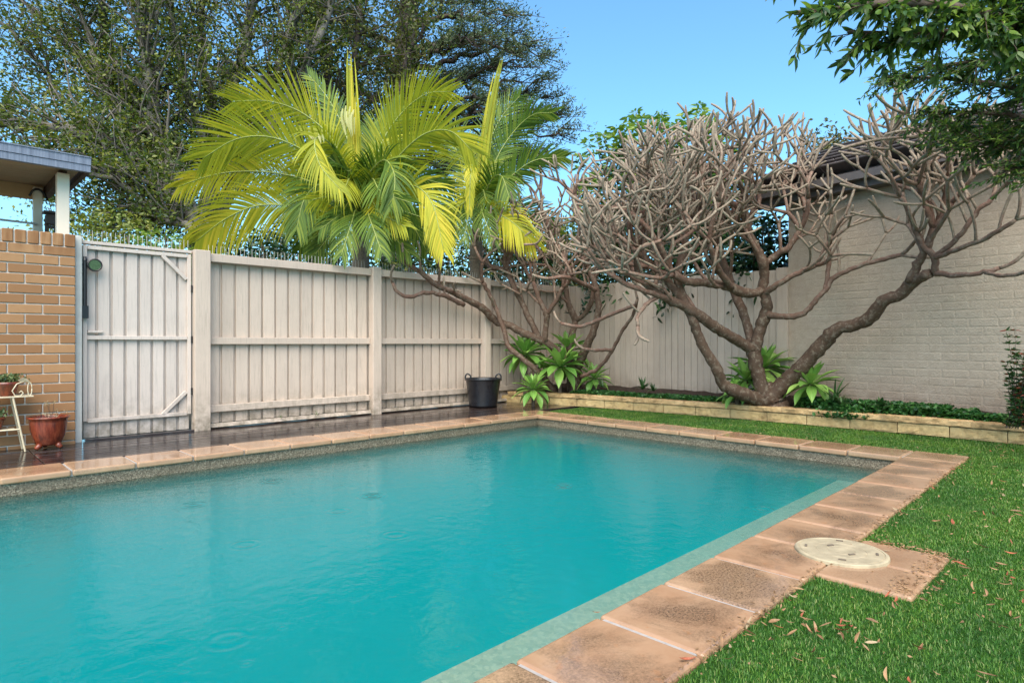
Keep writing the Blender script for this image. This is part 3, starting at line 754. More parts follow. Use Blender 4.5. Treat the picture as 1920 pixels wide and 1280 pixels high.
# ================================================================== CARPORT (top left)
cpn = thing('carport', (-5.3, 2.0, 0), 'flat roofed carport with grey gutter and cream posts above the brick wall', 'carport')
g = MB(); XR = -4.43; X0 = -7.0
g.box(((XR + X0) / 2, 1.50, 2.548), (XR - X0, .05, .066)); gu = g.build('gutter', M['gutter'], cpn)
g = MB(); g.box(((XR + X0) / 2, 1.507, 2.482), (XR - X0 - .004, .05, .058)); g.build('gutter_lower', M['gutter'], gu)
g = MB(); g.box(((XR + X0) / 2, 1.497, 2.586), (XR - X0 + .004, .06, .010)); g.build('gutter_bead', M['gutter'], gu)
g = MB(); g.box((XR - .01, 2.17, 2.53), (.04, 1.28, .13)); g.build('side_fascia', M['timber'], cpn)
g = MB(); g.box(((XR + X0) / 2 - .02, 2.2, 2.575), (XR - X0 - .06, 1.34, .02)); g.build('roof', M['gutter'], cpn)
y = 1.57
while y < 2.74: piece('plank', (XR - X0 - .06, .082, .012), ((XR + X0) / 2 - .02, y, 2.503), M['soffit'], cpn, bev=.004); y += .086
piece('beam', (XR - X0 - .2, .05, .14), ((XR + X0) / 2 - .1, 2.66, 2.425), M['tanbeam'], cpn, bev=.003)
piece('beam', (.06, .95, .10), (-4.60, 2.22, 2.44), M['timber'], cpn, bev=.003)
piece('post', (.095, .095, 2.46), (-4.602, 1.76, 1.23), M['cream'], cpn, bev=.004)
piece('post', (.075, .075, 2.46), (-4.69, 2.56, 1.23), M['cream'], cpn, bev=.004)
piece('post', (.075, .075, 2.46), (-6.4, 2.56, 1.23), M['cream'], cpn, bev=.004)
g = MB(); g.tube(smooth_path([(-4.76, 2.52, 2.36), (-4.73, 2.50, 2.42), (-4.68, 2.50, 2.43), (-4.635, 2.50, 2.38), (-4.62, 2.48, 2.33)], 14), [.011] * 14, 7); g.build('hook', M['black'], cpn)
g = MB(); g.tube([(-4.70, 2.50, 2.085), (-6.4, 2.50, 2.11)], [.011, .011], 8); g.build('handrail', M['galv'], cpn)
# dark timber lantern-like frame hanging by the posts
hl = thing('wooden_frame', (-4.585, 2.40, 1.9), 'dark timber open frame standing between the two cream posts', 'frame')
g = MB(); g.box((-4.60, 2.38, 2.19), (.14, .14, .02)); g.box((-4.60, 2.38, 2.12), (.10, .10, .09)); g.build('top', M['timber'], hl)
for dx in (-.04, .035): 
    g = MB(); g.box((-4.60 + dx, 2.38, 1.50), (.028, .03, 1.22)); g.build('leg', M['timber'], hl)
for z in (2.05, 1.93): 
    g = MB(); g.box((-4.60, 2.381, z), (.09, .02, .03)); g.build('crosspiece', M['timber'], hl)

# ================================================================== SKIMMER LID
LC = Vector((-2.775, -4.35, 0))
lid = thing('skimmer_lid', LC, 'round cream plastic skimmer lid set on the pavers beside the lawn', 'lid')
g = MB(); g.lathe([(.0, .0125), (.050, .0125), (.051, .0110), (.054, .0110), (.055, .0125), (.095, .0125), (.096, .0112), (.099, .0112), (.100, .0125), (.160, .0125), (.161, .0105), (.165, .0105), (.166, .0130), (.175, .0125), (.180, .009), (.182, -.004)][::-1], LC, 64)
g.build('disc', M['lid'], lid)
for ang, r_ in ((20, .135), (110, .135), (200, .135), (290, .135), (60, .06), (240, .06)):
    q = R(ang); c_ = LC + Vector((math.cos(q) * r_, math.sin(q) * r_, .0145)); g = MB(); g.box(c_, (.028, .010, .004), q + R(90)); g.build('slot', M['lidhole'], lid)

# ================================================================== TUB, POTS, STAND
def at_z(x, y, z):
    d = F_ * (CAM[2] - z) / (y - H0_); return at(x, y, d)
tb = at_z(906, 762, 0); tb = Vector((tb.x, tb.y, 0))
tub = thing('rubber_tub', tb, 'black rubber tub with two loop handles on the wet deck by the fence', 'tub')
g = MB(); g.lathe([(.0, .012), (.19, .012), (.196, 0.0), (.198, .03), (.245, .385), (.252, .40), (.256, .395), (.250, .37), (.236, .37), (.188, .03), (.0, .028)], tb, 40); g.build('bucket', M['tub'], tub, True)
rt = Vector((UX[0], VX[0], 0))
for s in (-1, 1):
    a = tb + rt * s * .249 + Vector((0, 0, .375)); b = tb + rt * s * .165 + Vector((0, 0, .372))
    fw = Vector((UX[1], VX[1], 0)) * .03
    g = MB(); g.tube(smooth_path([a - Vector((0, 0, .01)), a + Vector((0, 0, .055)), (a + b) / 2 + rt * s * .012 + Vector((0, 0, .088)), b + rt * s * .01 + Vector((0, 0, .05)), b + rt * s * .045 - Vector((0, 0, .0))], 16), [.011] * 16, 8); g.build('handle', M['tub'], tub, True)
# large glazed pot
pb = Vector((-4.745, 1.235, 0)); pb = Vector((at_z(91, 834, 0).x, at_z(91, 834, 0).y - .16, 0)); pb = Vector((-4.775, 1.25, 0))
pot = thing('glazed_pot', pb, 'round red-brown glazed pot on small feet in front of the brick wall', 'pot')
g = MB(); g.lathe([(.0, .035), (.075, .035), (.092, .05), (.115, .11), (.128, .17), (.133, .23), (.134, .255), (.150, .262), (.153, .270), (.149, .277), (.132, .276), (.126, .262), (.124, .245), (.0, .245)], pb, 40); g.build('bowl', M['terracotta'], pot, True)
g = MB(); g.lathe([(.125, .252), (.06, .262), (.0, .264)], pb, 24); g.build('potting_soil', M['potsoil'], pot)
for q in (R(215), R(315), R(95)):
    g = MB(); c_ = pb + Vector((math.cos(q) * .072, math.sin(q) * .072, 0)); e_ = pb + Vector((math.cos(q) * .112, math.sin(q) * .112, 0)); g.tube([c_ + Vector((0, 0, .05)), (c_ + e_) / 2 + Vector((0, 0, .03)), e_ + Vector((0, 0, .014))], [.026, .022, .017], 8); g.build('foot', M['terracotta'], pot, True)
dp = thing('dried_plant', pb + Vector((0, 0, .262)), 'sparse dried flower stems in the large glazed pot', 'plant')
g = MB(); hd = []
for k in range(15):
    q = rng.uniform(0, 6.28); r_ = rng.uniform(.02, .1); b = pb + Vector((math.cos(q) * r_, math.sin(q) * r_, .258)); h_ = rng.choice((.02, .03, .04, .05, .12)); e_ = b + Vector((rng.uniform(-.03, .03), rng.uniform(-.03, .03), h_))
    g.tube([b, b.lerp(e_, .5) + Vector((.004, 0, 0)), e_], [.0012] * 3, 4); hd += [e_ + Vector((rng.gauss(0, .012), rng.gauss(0, .012), rng.gauss(0, .008))) for _ in range(7)]
g.build('stem', M['stem'], dp)
V, F = leaves(np.array(hd), nrg.normal(size=(len(hd), 3)), .014, .009); npmesh('flower_heads', V, F, M['dry'], dp)
# plant stand at the left edge
st0 = Vector((-5.06, 1.22, 0))
stn = thing('plant_stand', st0, 'cream metal plant stand with scrollwork at the left edge of the photo', 'stand')
TOPZ = .455
g = MB(); g.box((-5.10, 1.30, TOPZ), (.44, .20, .008)); g.build('top_shelf', M['standmetal'], stn)
g = MB(); g.box((-5.13, 1.30, .185), (.27, .16, .007)); g.build('lower_shelf', M['standmetal'], stn)
for y_ in (1.21, 1.39):
    for sx_ in (1, -1):
        g = MB(); g.tube([(-5.10 + sx_ * .085, y_, TOPZ), (-5.10 + sx_ * .165, y_, 0.0)], [.0075, .0075], 8); g.build('leg', M['standmetal'], stn)
g = MB(); g.tube([(-5.24, 1.21, .187), (-4.965, 1.21, .187)], [.007, .007], 8); g.build('crossbar', M['standmetal'], stn)
g = MB(); sp_ = [Vector((-4.99 + .03 * math.cos(q) * (1 - q / 11), 1.21, TOPZ + .035 + .03 * math.sin(q) * (1 - q / 11))) for q in [i * .35 for i in range(24)]]
g.tube([Vector((-4.935, 1.21, TOPZ + .13)), Vector((-4.99, 1.21, TOPZ + .105)), Vector((-5.02, 1.21, TOPZ + .05)), Vector((-5.0, 1.21, TOPZ + .008)), Vector((-4.965, 1.21, TOPZ + .006)), Vector((-4.948, 1.21, TOPZ + .03)), Vector((-4.962, 1.21, TOPZ + .048)), Vector((-4.975, 1.21, TOPZ + .033))], [.0045] * 8, 7); g.build('scroll', M['standmetal'], stn, True)
V, F = leaves(np.array([[-4.985, 1.207, TOPZ + .135]]), np.array([[1, 0, -.15]]), .085, .06, 'long', .12); npmesh('metal_leaf', V, F, M['standmetal'], stn)
g = MB(); g.tube([Vector((-4.905 + .014 * math.cos(q), 1.21, TOPZ + .06 + .055 * math.sin(q))) for q in [i * 2 * math.pi / 16 for i in range(17)]], [.004] * 17, 6); g.build('ring', M['standmetal'], stn, True)
def small_pot(c, r, h, label, plant_label, n):
    p_ = thing('terracotta_pot', c, label, 'pot'); g = MB(); g.lathe([(.0, 0), (r * .68, 0), (r * .9, h * .75), (r, h * .76), (r, h), (r * .9, h), (r * .86, h * .85), (0, h * .85)], c, 26); g.build('bowl', M['terracotta'], p_, True)
    s_ = thing('succulent', c + Vector((0, 0, h * .85)), plant_label, 'plant')
    pos = np.array([c + Vector((rng.gauss(0, r * .5), rng.gauss(0, r * .4), h + rng.uniform(-.01, .05))) for _ in range(n)]); ax = nrg.normal(size=(n, 3)) * .7 + np.array([0, 0, .8])
    V, F = leaves(pos, ax, .03, .018, 'long', .2); npmesh('foliage', V, F, M['succ'], s_, kind='stuff')
small_pot(Vector((-5.045, 1.31, TOPZ + .005)), .085, .115, 'small terracotta pot on the top shelf of the cream stand', 'small green succulent in the pot on the stand', 260)
small_pot(Vector((-5.135, 1.30, .19)), .082, .10, 'small red pot on the lower shelf of the cream stand', 'succulent in the pot on the lower shelf', 120)

# ================================================================== AGAVES
def agave_leaf_mesh(seed, arch):
    L, Wd = 1.0, .30; V = []; f = []; n = 9
    prof = [.34, .36, .55, .82, .98, 1.0, .84, .52, .16]
    for i in range(n):
        u = i / (n - 1); x = L * (u - .10 * arch * u * u); z = L * (.28 * arch * (u - 1.35 * u * u)); w = Wd / 2 * prof[i]
        for s in (-1, -.5, 0, .5, 1): V.append((x, s * w, z + (abs(s) ** 1.3) * w * (.55 - .25 * u) + .01 * math.sin(seed + u * 9) * s))
    for i in range(n - 1):
        for j in range(4): a = i * 5 + j; f.append((a, a + 1, a + 6, a + 5))
    b = len(V); V.append((L * (1.06 - .10 * arch), 0, L * .28 * arch * (-.42))); e = (n - 1) * 5
    for j in range(4): f.append((e + j, e + j + 1, b))
    me = bpy.data.meshes.new('agave_leaf'); me.from_pydata(V, [], f); me.materials.append(M['agave'])
    me.polygons.foreach_set('use_smooth', [True] * len(f)); return me
AG = [agave_leaf_mesh(i, a) for i, a in enumerate((.15, .5, .8, 1.1))]
def agave(c, base_z, Rl, n, label, tilt=(0, 0)):
    n = int(n * 1.45)
    r = thing('agave', (c.x, c.y, base_z), label, 'agave', 'agaves in the garden bed')
    g = MB(); g.tube([(c.x, c.y, base_z - .03), (c.x, c.y, (c.z + base_z) / 2), (c.x, c.y, c.z + .02)], [.026, .028, .03], 9, .6); g.build('stem', M['stem'], r)
    for i in range(n):
        u = i / (n - 1); az = i * 2.39996 + rng.uniform(-.15, .15); el = R(80 - 122 * u ** .95 + rng.uniform(-8, 8)); s = 1.2 * Rl * (.62 + .38 * min(1, u * 2.2)) * rng.uniform(.88, 1.08)
        m = AG[min(3, int(u * 3.2 + rng.uniform(0, .8)))]
        o = link('leaf', m, r, c + Vector((math.cos(az) * .02, math.sin(az) * .02, .05 * (1 - u))), (0, 0, 0), (s, s, s))
        o.rotation_euler = (Matrix.Rotation(tilt[0], 3, 'X') @ Matrix.Rotation(tilt[1], 3, 'Y') @ Matrix.Rotation(az, 3, 'Z') @ Matrix.Rotation(-el, 3, 'Y')).to_euler()
agave(at(984, 668, 9.25), .14, .36, 24, 'large agave rosette nearest the fence, behind the front agaves by the tub')
agave(at(1050, 690, 9.15), .14, .40, 26, 'largest agave rosette, in front of the smaller tree trunk')
agave(at(1000, 733, 8.8), .0, .27, 20, 'low agave rosette overhanging the dark deck at the end of the block wall')
agave(at(1114, 712, 9.2), .15, .26, 18, 'small agave rosette on the wall-side of the smaller tree, beside the long paling fence')
agave(at(1066, 660, 9.5), .15, .36, 20, 'agave rosette rising behind the trunk of the smaller tree')
agave(at(1432, 692, 7.75), .2, .36, 24, 'tall agave rosette just behind the thick trunk of the larger tree')
agave(at(1398, 715, 7.55), .2, .31, 18, 'agave rosette half hidden between the larger tree trunk and its lowest limb')
agave(at(1520, 724, 7.1), .2, .30, 22, 'agave rosette in front of the painted wall under the big leaning limb')
agave(at(1382, 742, 7.45), .17, .22, 14, 'flattened dark agave rosette at the foot of the larger tree')

# ================================================================== SMALL BED PLANTS
def strappy(c, L, n, label, w=.022, mat='strap', droop=1.0, name='strappy_plant', cat='plant'):
    r = thing(name, c, label, cat); parts = []
    for i in range(n):
        az = rng.uniform(0, 6.28); el = R(rng.uniform(25, 82)); l = L * rng.uniform(.6, 1.1); g_ = []
        d = Vector((math.cos(az) * math.cos(el), math.sin(az) * math.cos(el), math.sin(el))); sd = d.cross(Vector((0, 0, 1))).normalized(); p_ = Vector(c); V = []
        for k in range(6):
            ww = w * (.7, 1, 1, .85, .55, .03)[k] * .5; V += [p_ - sd * ww, p_ + sd * ww]; d = (d + Vector((0, 0, -.16 * droop))).normalized(); p_ = p_ + d * (l / 5)
        parts.append((np.array([tuple(a) for a in V]), np.array([(2 * k, 2 * k + 1, 2 * k + 3, 2 * k + 2) for k in range(5)])))
    V, F = joinVF(parts); npmesh('leaf_blades', V, F, M[mat], r); return r
strappy(at(1565, 752, 6.75), .30, 26, 'dark strappy-leaved plant beside the agave against the painted wall')
strappy(at(1578, 758, 6.5), .16, 14, 'small strappy seedling spilling towards the ground cover', .018)
strappy(at(1205, 730, 8.5), .20, 22, 'small dark spiky plant below the paling fence', .026)
strappy(at(1225, 733, 8.4), .14, 16, 'tiny bronze leafed plant next to the spiky plant by the palings', .03)
strappy(at(1652, 762, 6.2), .11, 22, 'small dark bushy plant at the base of the painted wall', .045)
strappy(at(1130, 726, 8.9), .22, 16, 'strappy plant behind the small agave by the palings', .02)
for px_, py_, lb in ((592, 780, 'small weed growing from the fence plinth in the first bay'), (509, 783, 'thin weed sprig at the fence foot near the gate')):
    c_ = Vector((at_z(px_, py_, .03).x, FY - .05, .03)); strappy(c_, .10 if px_ > 550 else .06, 9, lb, .006, 'shrub', .5, 'weed', 'weed')
# ground cover
pos = []
for _ in range(26000):
    s = nrg.uniform(0, 1); yv = nrg.uniform(-5.6, .6)
    xw = np.interp(-yv, [-1.0, -.35, .4, 1.3, 2.2, 3.2, 9], [1.06, 1.22, 1.33, 1.42, 1.485, 1.50, 1.50]) + .17
    u = nrg.uniform(0, 1); x = xw + u * .62 - .06
    dn = mnoise.noise(Vector((x * 2.2, yv * 2.2, 5))) 
    lush = 1.0 if yv < -2.35 else .35
    lim = .62 if yv < -2.5 else .38
    if yv < -4.1: lim = .34
    if -2.45 < yv < -1.55 and u < .9: continue
    if u > lim * (1 + .8 * dn): continue
    hh = ((.105 if yv > -3.9 else .06) if yv < -2.4 else .035) * (1 - (u / max(lim, .01)) ** 2 * .5)
    pos.append((x, yv, .155 + .09 * u + nrg.uniform(0, 1) * hh))
for _ in range(800):   # spilling over the caps
    a_ = nrg.uniform(0, 1); pos.append((1.46 + .2 * a_ + nrg.normal() * .03, -2.98 + nrg.normal() * .12, .10 + .1 * a_ + nrg.uniform(0, .03)))
pos = np.array(pos); n = len(pos)
ax = nrg.normal(size=(n, 3)) * np.array([1, 1, .35])
V, F = leaves(pos, ax, nrg.uniform(.024, .048, n), nrg.uniform(.022, .046, n), 'round', .12)
tag(npmesh('ground_cover', V, F, M['cover'], kind='stuff'), 'low dark green creeping ground cover along the garden bed', 'ground cover')
# right-edge shrub
sb = at(1908, 778, 5.2); sb.z = .18
shr = thing('shrub', sb, 'slender shrub with red new leaves against the painted wall at the edge', 'shrub')
g = MB(); P_, A_, P2, A2 = [], [], [], []
for k in range(20):
    top = sb + Vector((rng.uniform(-.10, .12), rng.uniform(-.22, .12), rng.choice((.35, .45, .55, .62, .82))))
    pth = smooth_path([sb + Vector((rng.uniform(-.05, .05), rng.uniform(-.09, .09), 0)), sb.lerp(top, .5) + Vector((rng.uniform(-.03, .03), rng.uniform(-.03, .03), 0)), top], 16); g.tube(pth, [.004 - .0002 * i for i in range(16)], 5, .3)
    for i, q in enumerate(pth[1:]):
        for _ in range(9):
            a_ = Vector((rng.gauss(0, 1), rng.gauss(0, 1), rng.uniform(-.2, .7)))
            if rng.random() < (.4 if (k < 4 or i > 13) else .08): P2.append(q); A2.append(a_)
            else: P_.append(q); A_.append(a_)
g.build('stems', M['stem'], shr)
V, F = leaves(np.array(P_), np.array(A_), nrg.uniform(.035, .055, len(P_)), .016, 'long'); npmesh('foliage', V, F, M['shrub'], shr)
V, F = leaves(np.array(P2), np.array(A2), nrg.uniform(.03, .05, len(P2)), .014, 'long'); npmesh('new_leaves', V, F, M['redleaf'], shr)

# ================================================================== FRANGIPANI TREES
RMAX = .075; DEEP = [None]
def agef(r): return max(0.0, min(1.0, (r - .010) / (RMAX - .010)))
def limb_tube(mb, pts, sub=5, wob=.05):
    "pts: (px, py, depth, half width in photo px)"
    P3 = [at(x, y, d) for x, y, d, w in pts]; rad = [w * d / F_ for x, y, d, w in pts]
    n = (len(pts) - 1) * sub + 1; pth = smooth_path(P3, n); rr = [float(np.interp(i / (n - 1) * (len(pts) - 1), range(len(pts)), rad)) for i in range(n)]
    pth = [p + Vector((rng.gauss(0, .004), rng.gauss(0, .004), rng.gauss(0, .004))) if 0 < i < n - 1 else p for i, p in enumerate(pth)]
    rr = [r * rng.uniform(.93, 1.10) for r in rr]
    mb.tube(pth, rr, 9, [agef(r) for r in rr], False, wob); return pth, rr
def fence_depth(x): return (FY - .20 - CAM[1]) / ((x - CX_) / F_ * VX[0] + VX[1])
class Grow:
    def __init__(s, env, up=.16, maxl=6, seglen=.27): s.env = env; s.up = up; s.maxl = maxl; s.L = seglen; s.n = 0; s.cap = 100000
    def go(s, mb, p, d, r, lev, Lk=1.0):
        if s.n > s.cap: return
        s.n += 1
        L = s.L * rng.uniform(.62, 1.25) * Lk * (.93 ** lev); k = 7; pth = [p]; dd = d.normalized(); q = p
        bend = Vector((rng.gauss(0, .08), rng.gauss(0, .08), rng.gauss(0, .05)))
        for i in range(k):
            dd = (dd + Vector((0, 0, s.up * .5)) + bend).normalized(); q = q + dd * (L / k); pth.append(q)
        ok = s.env(q); last = lev >= s.maxl or not ok or (lev > 2 and rng.random() < .06)
        r1 = max(r * .87, .0122)
        if last:
            tl = rng.uniform(.75, 1.15); r1 = max(.0125, min(r, .0165))
            rad = [r] + [r1 * (1.0, .93, 1.06, .95, 1.08, 1.0, .80)[i] for i in range(k)]
            mb.tube(pth, rad, 7, [agef(x) * (.9 - .8 * i / k) for i, x in enumerate(rad)], True, .04); return
        rad = [(r + (r1 - r) * i / k) * (1.06 if i % 2 else .96) for i in range(k + 1)]; rad[-1] = r1 * 1.12
        mb.tube(pth, rad, 7, [agef(x) for x in rad], False, .04)
        m = 3 if rng.random() < .20 else 2; az0 = rng.uniform(0, 6.28)
        a = dd.orthogonal().normalized(); b = dd.cross(a)
        for j in range(m):
            q_ = az0 + j * 2 * math.pi / m + rng.uniform(-.3, .3); sp = R(rng.uniform(26, 46)); nd = dd * math.cos(sp) + (a * math.cos(q_) + b * math.sin(q_)) * math.sin(sp)
            if nd.z < -.15: nd.z *= .3
            s.go(mb, q, nd, max(.0125, r1 * rng.uniform(.78, .93)), lev + 1)
def wall_side(p): return (Vector((p.x, p.y, 0)) - WP).dot(WN)
ENV_R = [(1080, 600), (1085, 520), (1100, 420), (1130, 330), (1190, 262), (1270, 232), (1330, 245), (1370, 222), (1430, 222), (1500, 248), (1570, 285), (1590, 350), (1600, 470), (1560, 560), (1400, 590), (1240, 590), (1150, 620)]
ENV_RR = [(1570, 560), (1590, 440), (1610, 300), (1620, 240), (1660, 212), (1740, 205), (1800, 215), (1900, 260), (1990, 300), (1990, 540)]
def env1(p):
    x, y, d = proj(p); return inpoly(x, y, ENV_R) and 5.9 < d < 8.6 and wall_side(p) > .12
def env2(p):
    x, y, d = proj(p); return inpoly(x, y, ENV_RR) and 4.3 < d < 7.0 and wall_side(p) > .10
TR = at(1443, 752, 7.35); TR.z = .16
t1 = thing('frangipani_tree', TR, 'large leafless frangipani with thick spreading limbs in front of the painted wall', 'tree')
g = MB(); limb_tube(g, [(1452, 768, 7.35, 30), (1446, 752, 7.35, 27), (1440, 735, 7.35, 23), (1434, 722, 7.35, 14)]); g.build('trunk', M['frangi'], t1, True)
G1 = Grow(env1, .13, 5, .39); G2 = Grow(env2, .13, 5, .42)
def limb(tree, pts, grow, shoots=(), endlev=1, ends=2, sub=5):

    "a traced limb, side shoots at given fractions and a fork at its end; one part of the tree"
    if tree == DEEP[0]: pts = [(x_, y_, min(d_ * 1.06, fence_depth(x_)), w_) for x_, y_, d_, w_ in pts]   # stays in front of the fence
    mb = MB(); pth, rr = limb_tube(mb, pts, sub)
    n = len(pth)
    for fr, lev in shoots:
        i = max(1, min(n - 2, int(fr * n))); tg = (pth[i + 1] - pth[i - 1]).normalized(); a = tg.orthogonal().normalized(); b = tg.cross(a); q = rng.uniform(0, 6.28)
        d = tg * .55 + (a * math.cos(q) + b * math.sin(q)) * .75 + Vector((0, 0, .35)); grow.go(mb, pth[i], d, max(.0125, min(.022, rr[i] * .55)), lev)
    if ends:
        tg = (pth[-1] - pth[-2]).normalized(); a = tg.orthogonal().normalized(); b = tg.cross(a); az = rng.uniform(0, 6.28)
        for j in range(ends):
            q = az + j * 2 * math.pi / ends; sp = R(rng.uniform(20, 40)); d = tg * math.cos(sp) + (a * math.cos(q) + b * math.sin(q)) * math.sin(sp)
            grow.go(mb, pth[-1], d, max(.014, rr[-1] * .85), endlev)
    return mb.build('limb', M['frangi'], tree, True)
# right-hand leaning limb and its branches
limb(t1, [(1436, 752, 7.3, 19), (1465, 724, 7.25, 15), (1500, 690, 7.1, 14), (1545, 642, 6.9, 13), (1572, 616, 6.75, 15), (1600, 610, 6.65, 12), (1630, 597, 6.5, 12), (1655, 566, 6.35, 12), (1690, 550, 6.2, 11), (1712, 528, 6.1, 11), (1745, 512, 5.9, 9)], G2, (), 1, 0)
limb(t1, [(1705, 528, 6.1, 8), (1722, 495, 6.0, 8), (1738, 462, 5.9, 7), (1750, 428, 5.85, 6.5)], G2, ((.5, 3), (.8, 3)), 1, 3)
limb(t1, [(1752, 512, 5.9, 6.5), (1752, 482, 5.85, 6.5), (1732, 462, 5.9, 5), (1714, 425, 5.9, 5), (1704, 395, 5.85, 4.6), (1688, 370, 5.85, 4.2)], G2, ((.45, 3), (.7, 3)), 2, 3)
limb(t1, [(1752, 482, 5.85, 5), (1785, 458, 5.7, 5), (1808, 430, 5.6, 4.6), (1830, 398, 5.55, 4.5), (1858, 375, 5.5, 4.2)], G2, ((.35, 3), (.6, 3), (.8, 3)), 2, 2)
limb(t1, [(1752, 512, 5.9, 6), (1800, 516, 5.7, 5), (1848, 510, 5.55, 4.6), (1872, 503, 5.5, 4)], G2, (), 6, 1)
limb(t1, [(1848, 511, 5.55, 4), (1885, 518, 5.4, 4), (1930, 508, 5.2, 3.8)], G2, (), 5, 2)
limb(t1, [(1752, 482, 5.85, 5), (1800, 466, 5.6, 4.6), (1850, 446, 5.4, 4.2), (1905, 412, 5.2, 4)], G2, ((.5, 4), (.75, 4)), 3, 2)
limb(t1, [(1728, 482, 5.95, 5), (1755, 425, 5.9, 5.5), (1771, 380, 5.85, 5), (1774, 335, 5.8, 4.6)], G2, ((.5, 3), (.75, 3)), 2, 3)
# central stem
limb(t1, [(1436, 752, 7.3, 18), (1427, 722, 7.3, 13), (1419, 690, 7.3, 12), (1412, 656, 7.3, 13)], G1, (), 1, 0)
limb(t1, [(1413, 660, 7.3, 12), (1424, 622, 7.3, 11), (1436, 585, 7.25, 11), (1438, 562, 7.2, 10), (1430, 543, 7.2, 9), (1434, 512, 7.15, 8.5), (1430, 490, 7.1, 9), (1416, 460, 7.1, 8), (1402, 436, 7.1, 7)], G1, ((.8, 2), (.88, 2), (.95, 2)), 1, 3)
limb(t1, [(1438, 590, 7.25, 7), (1475, 594, 7.0, 5.5), (1508, 587, 6.85, 5.5), (1530, 562, 6.75, 5), (1547, 545, 6.7, 5), (1562, 522, 6.65, 4.5), (1590, 508, 6.55, 4), (1640, 490, 6.4, 4), (1690, 478, 6.2, 4)], G2, ((.62, 4), (.8, 4)), 4, 2)
limb(t1, [(1547, 545, 6.7, 4), (1554, 500, 6.7, 3.6), (1556, 460, 6.7, 3.4)], G1, ((.5, 4),), 3, 2)
limb(t1, [(1432, 545, 7.2, 7), (1400, 550, 7.1, 9.5), (1362, 536, 7.0, 9), (1322, 530, 6.9, 8), (1290, 528, 6.8, 7), (1262, 515, 6.7, 6)], G1, ((.45, 2), (.6, 2), (.8, 2)), 1, 3)
limb(t1, [(1430, 552, 7.2, 6), (1460, 532, 7.0, 5.5), (1488, 516, 6.9, 5), (1530, 497, 6.75, 4.5)], G1, ((.5, 3), (.75, 3)), 2, 2)
limb(t1, [(1432, 495, 7.15, 7), (1455, 478, 7.1, 6), (1480, 462, 7.0, 5.5), (1500, 430, 6.95, 5)], G1, ((.4, 2), (.7, 2)), 1, 3)
limb(t1, [(1410, 655, 7.3, 11), (1380, 636, 7.2, 9.5), (1345, 616, 7.05, 10), (1310, 590, 6.9, 10), (1288, 577, 6.85, 9), (1255, 562, 6.75, 8.5), (1228, 546, 6.65, 7.5), (1196, 520, 6.6, 6)], G1, ((.55, 3), (.72, 2), (.85, 2), (.93, 2)), 1, 3)
limb(t1, [(1410, 648, 7.35, 8), (1398, 600, 7.5, 8), (1382, 560, 7.6, 8), (1366, 520, 7.7, 7.5), (1352, 478, 7.75, 7), (1340, 440, 7.75, 6)], G1, ((.6, 2), (.75, 2), (.9, 2)), 1, 3)
# low left limb
limb(t1, [(1428, 750, 7.3, 15), (1388, 736, 7.2, 12), (1357, 722, 7.15, 12), (1348, 702, 7.1, 10), (1338, 682, 7.05, 9.5), (1320, 652, 7.0, 9), (1306, 622, 6.95, 9), (1298, 596, 6.9, 8), (1282, 565, 6.9, 8), (1258, 535, 6.9, 7.5), (1225, 500, 6.9, 6.5), (1198, 470, 6.9, 6)], G1, ((.68, 3), (.78, 2), (.88, 2), (.95, 2)), 1, 3)
limb(t1, [(1285, 570, 6.9, 7), (1270, 520, 6.9, 7), (1282, 470, 7.0, 7), (1290, 430, 7.0, 6)], G1, ((.5, 2), (.8, 2)), 1, 3)
limb(t1, [(1345, 440, 7.75, 6), (1310, 400, 7.7, 5), (1290, 360, 7.7, 4.5)], G1, ((.5, 3),), 2, 2)
limb(t1, [(1372, 540, 7.0, 6), (1345, 500, 6.7, 6), (1330, 455, 6.5, 5)], G1, ((.5, 2),), 1, 2)

limb(t1, [(1258, 562, 6.75, 6), (1215, 548, 6.5, 5), (1170, 530, 6.4, 4.6), (1130, 505, 6.35, 4.2)], G1, ((.4, 3), (.65, 3), (.85, 3)), 3, 2)
limb(t1, [(1225, 500, 6.9, 5.5), (1180, 485, 7.0, 5), (1135, 455, 7.1, 4.6), (1105, 425, 7.2, 4.2)], G1, ((.4, 3), (.65, 3), (.85, 3)), 3, 2)
limb(t1, [(1262, 515, 6.7, 5.5), (1230, 450, 6.5, 5), (1195, 410, 6.4, 4.6), (1160, 390, 6.4, 4.2)], G1, ((.4, 3), (.65, 3), (.85, 3)), 2, 2)
limb(t1, [(1240, 552, 6.7, 4.4), (1215, 568, 6.5, 4), (1197, 590, 6.4, 3.6), (1196, 612, 6.35, 3.2)], G1, ((.35, 5), (.7, 5)), 5, 2)
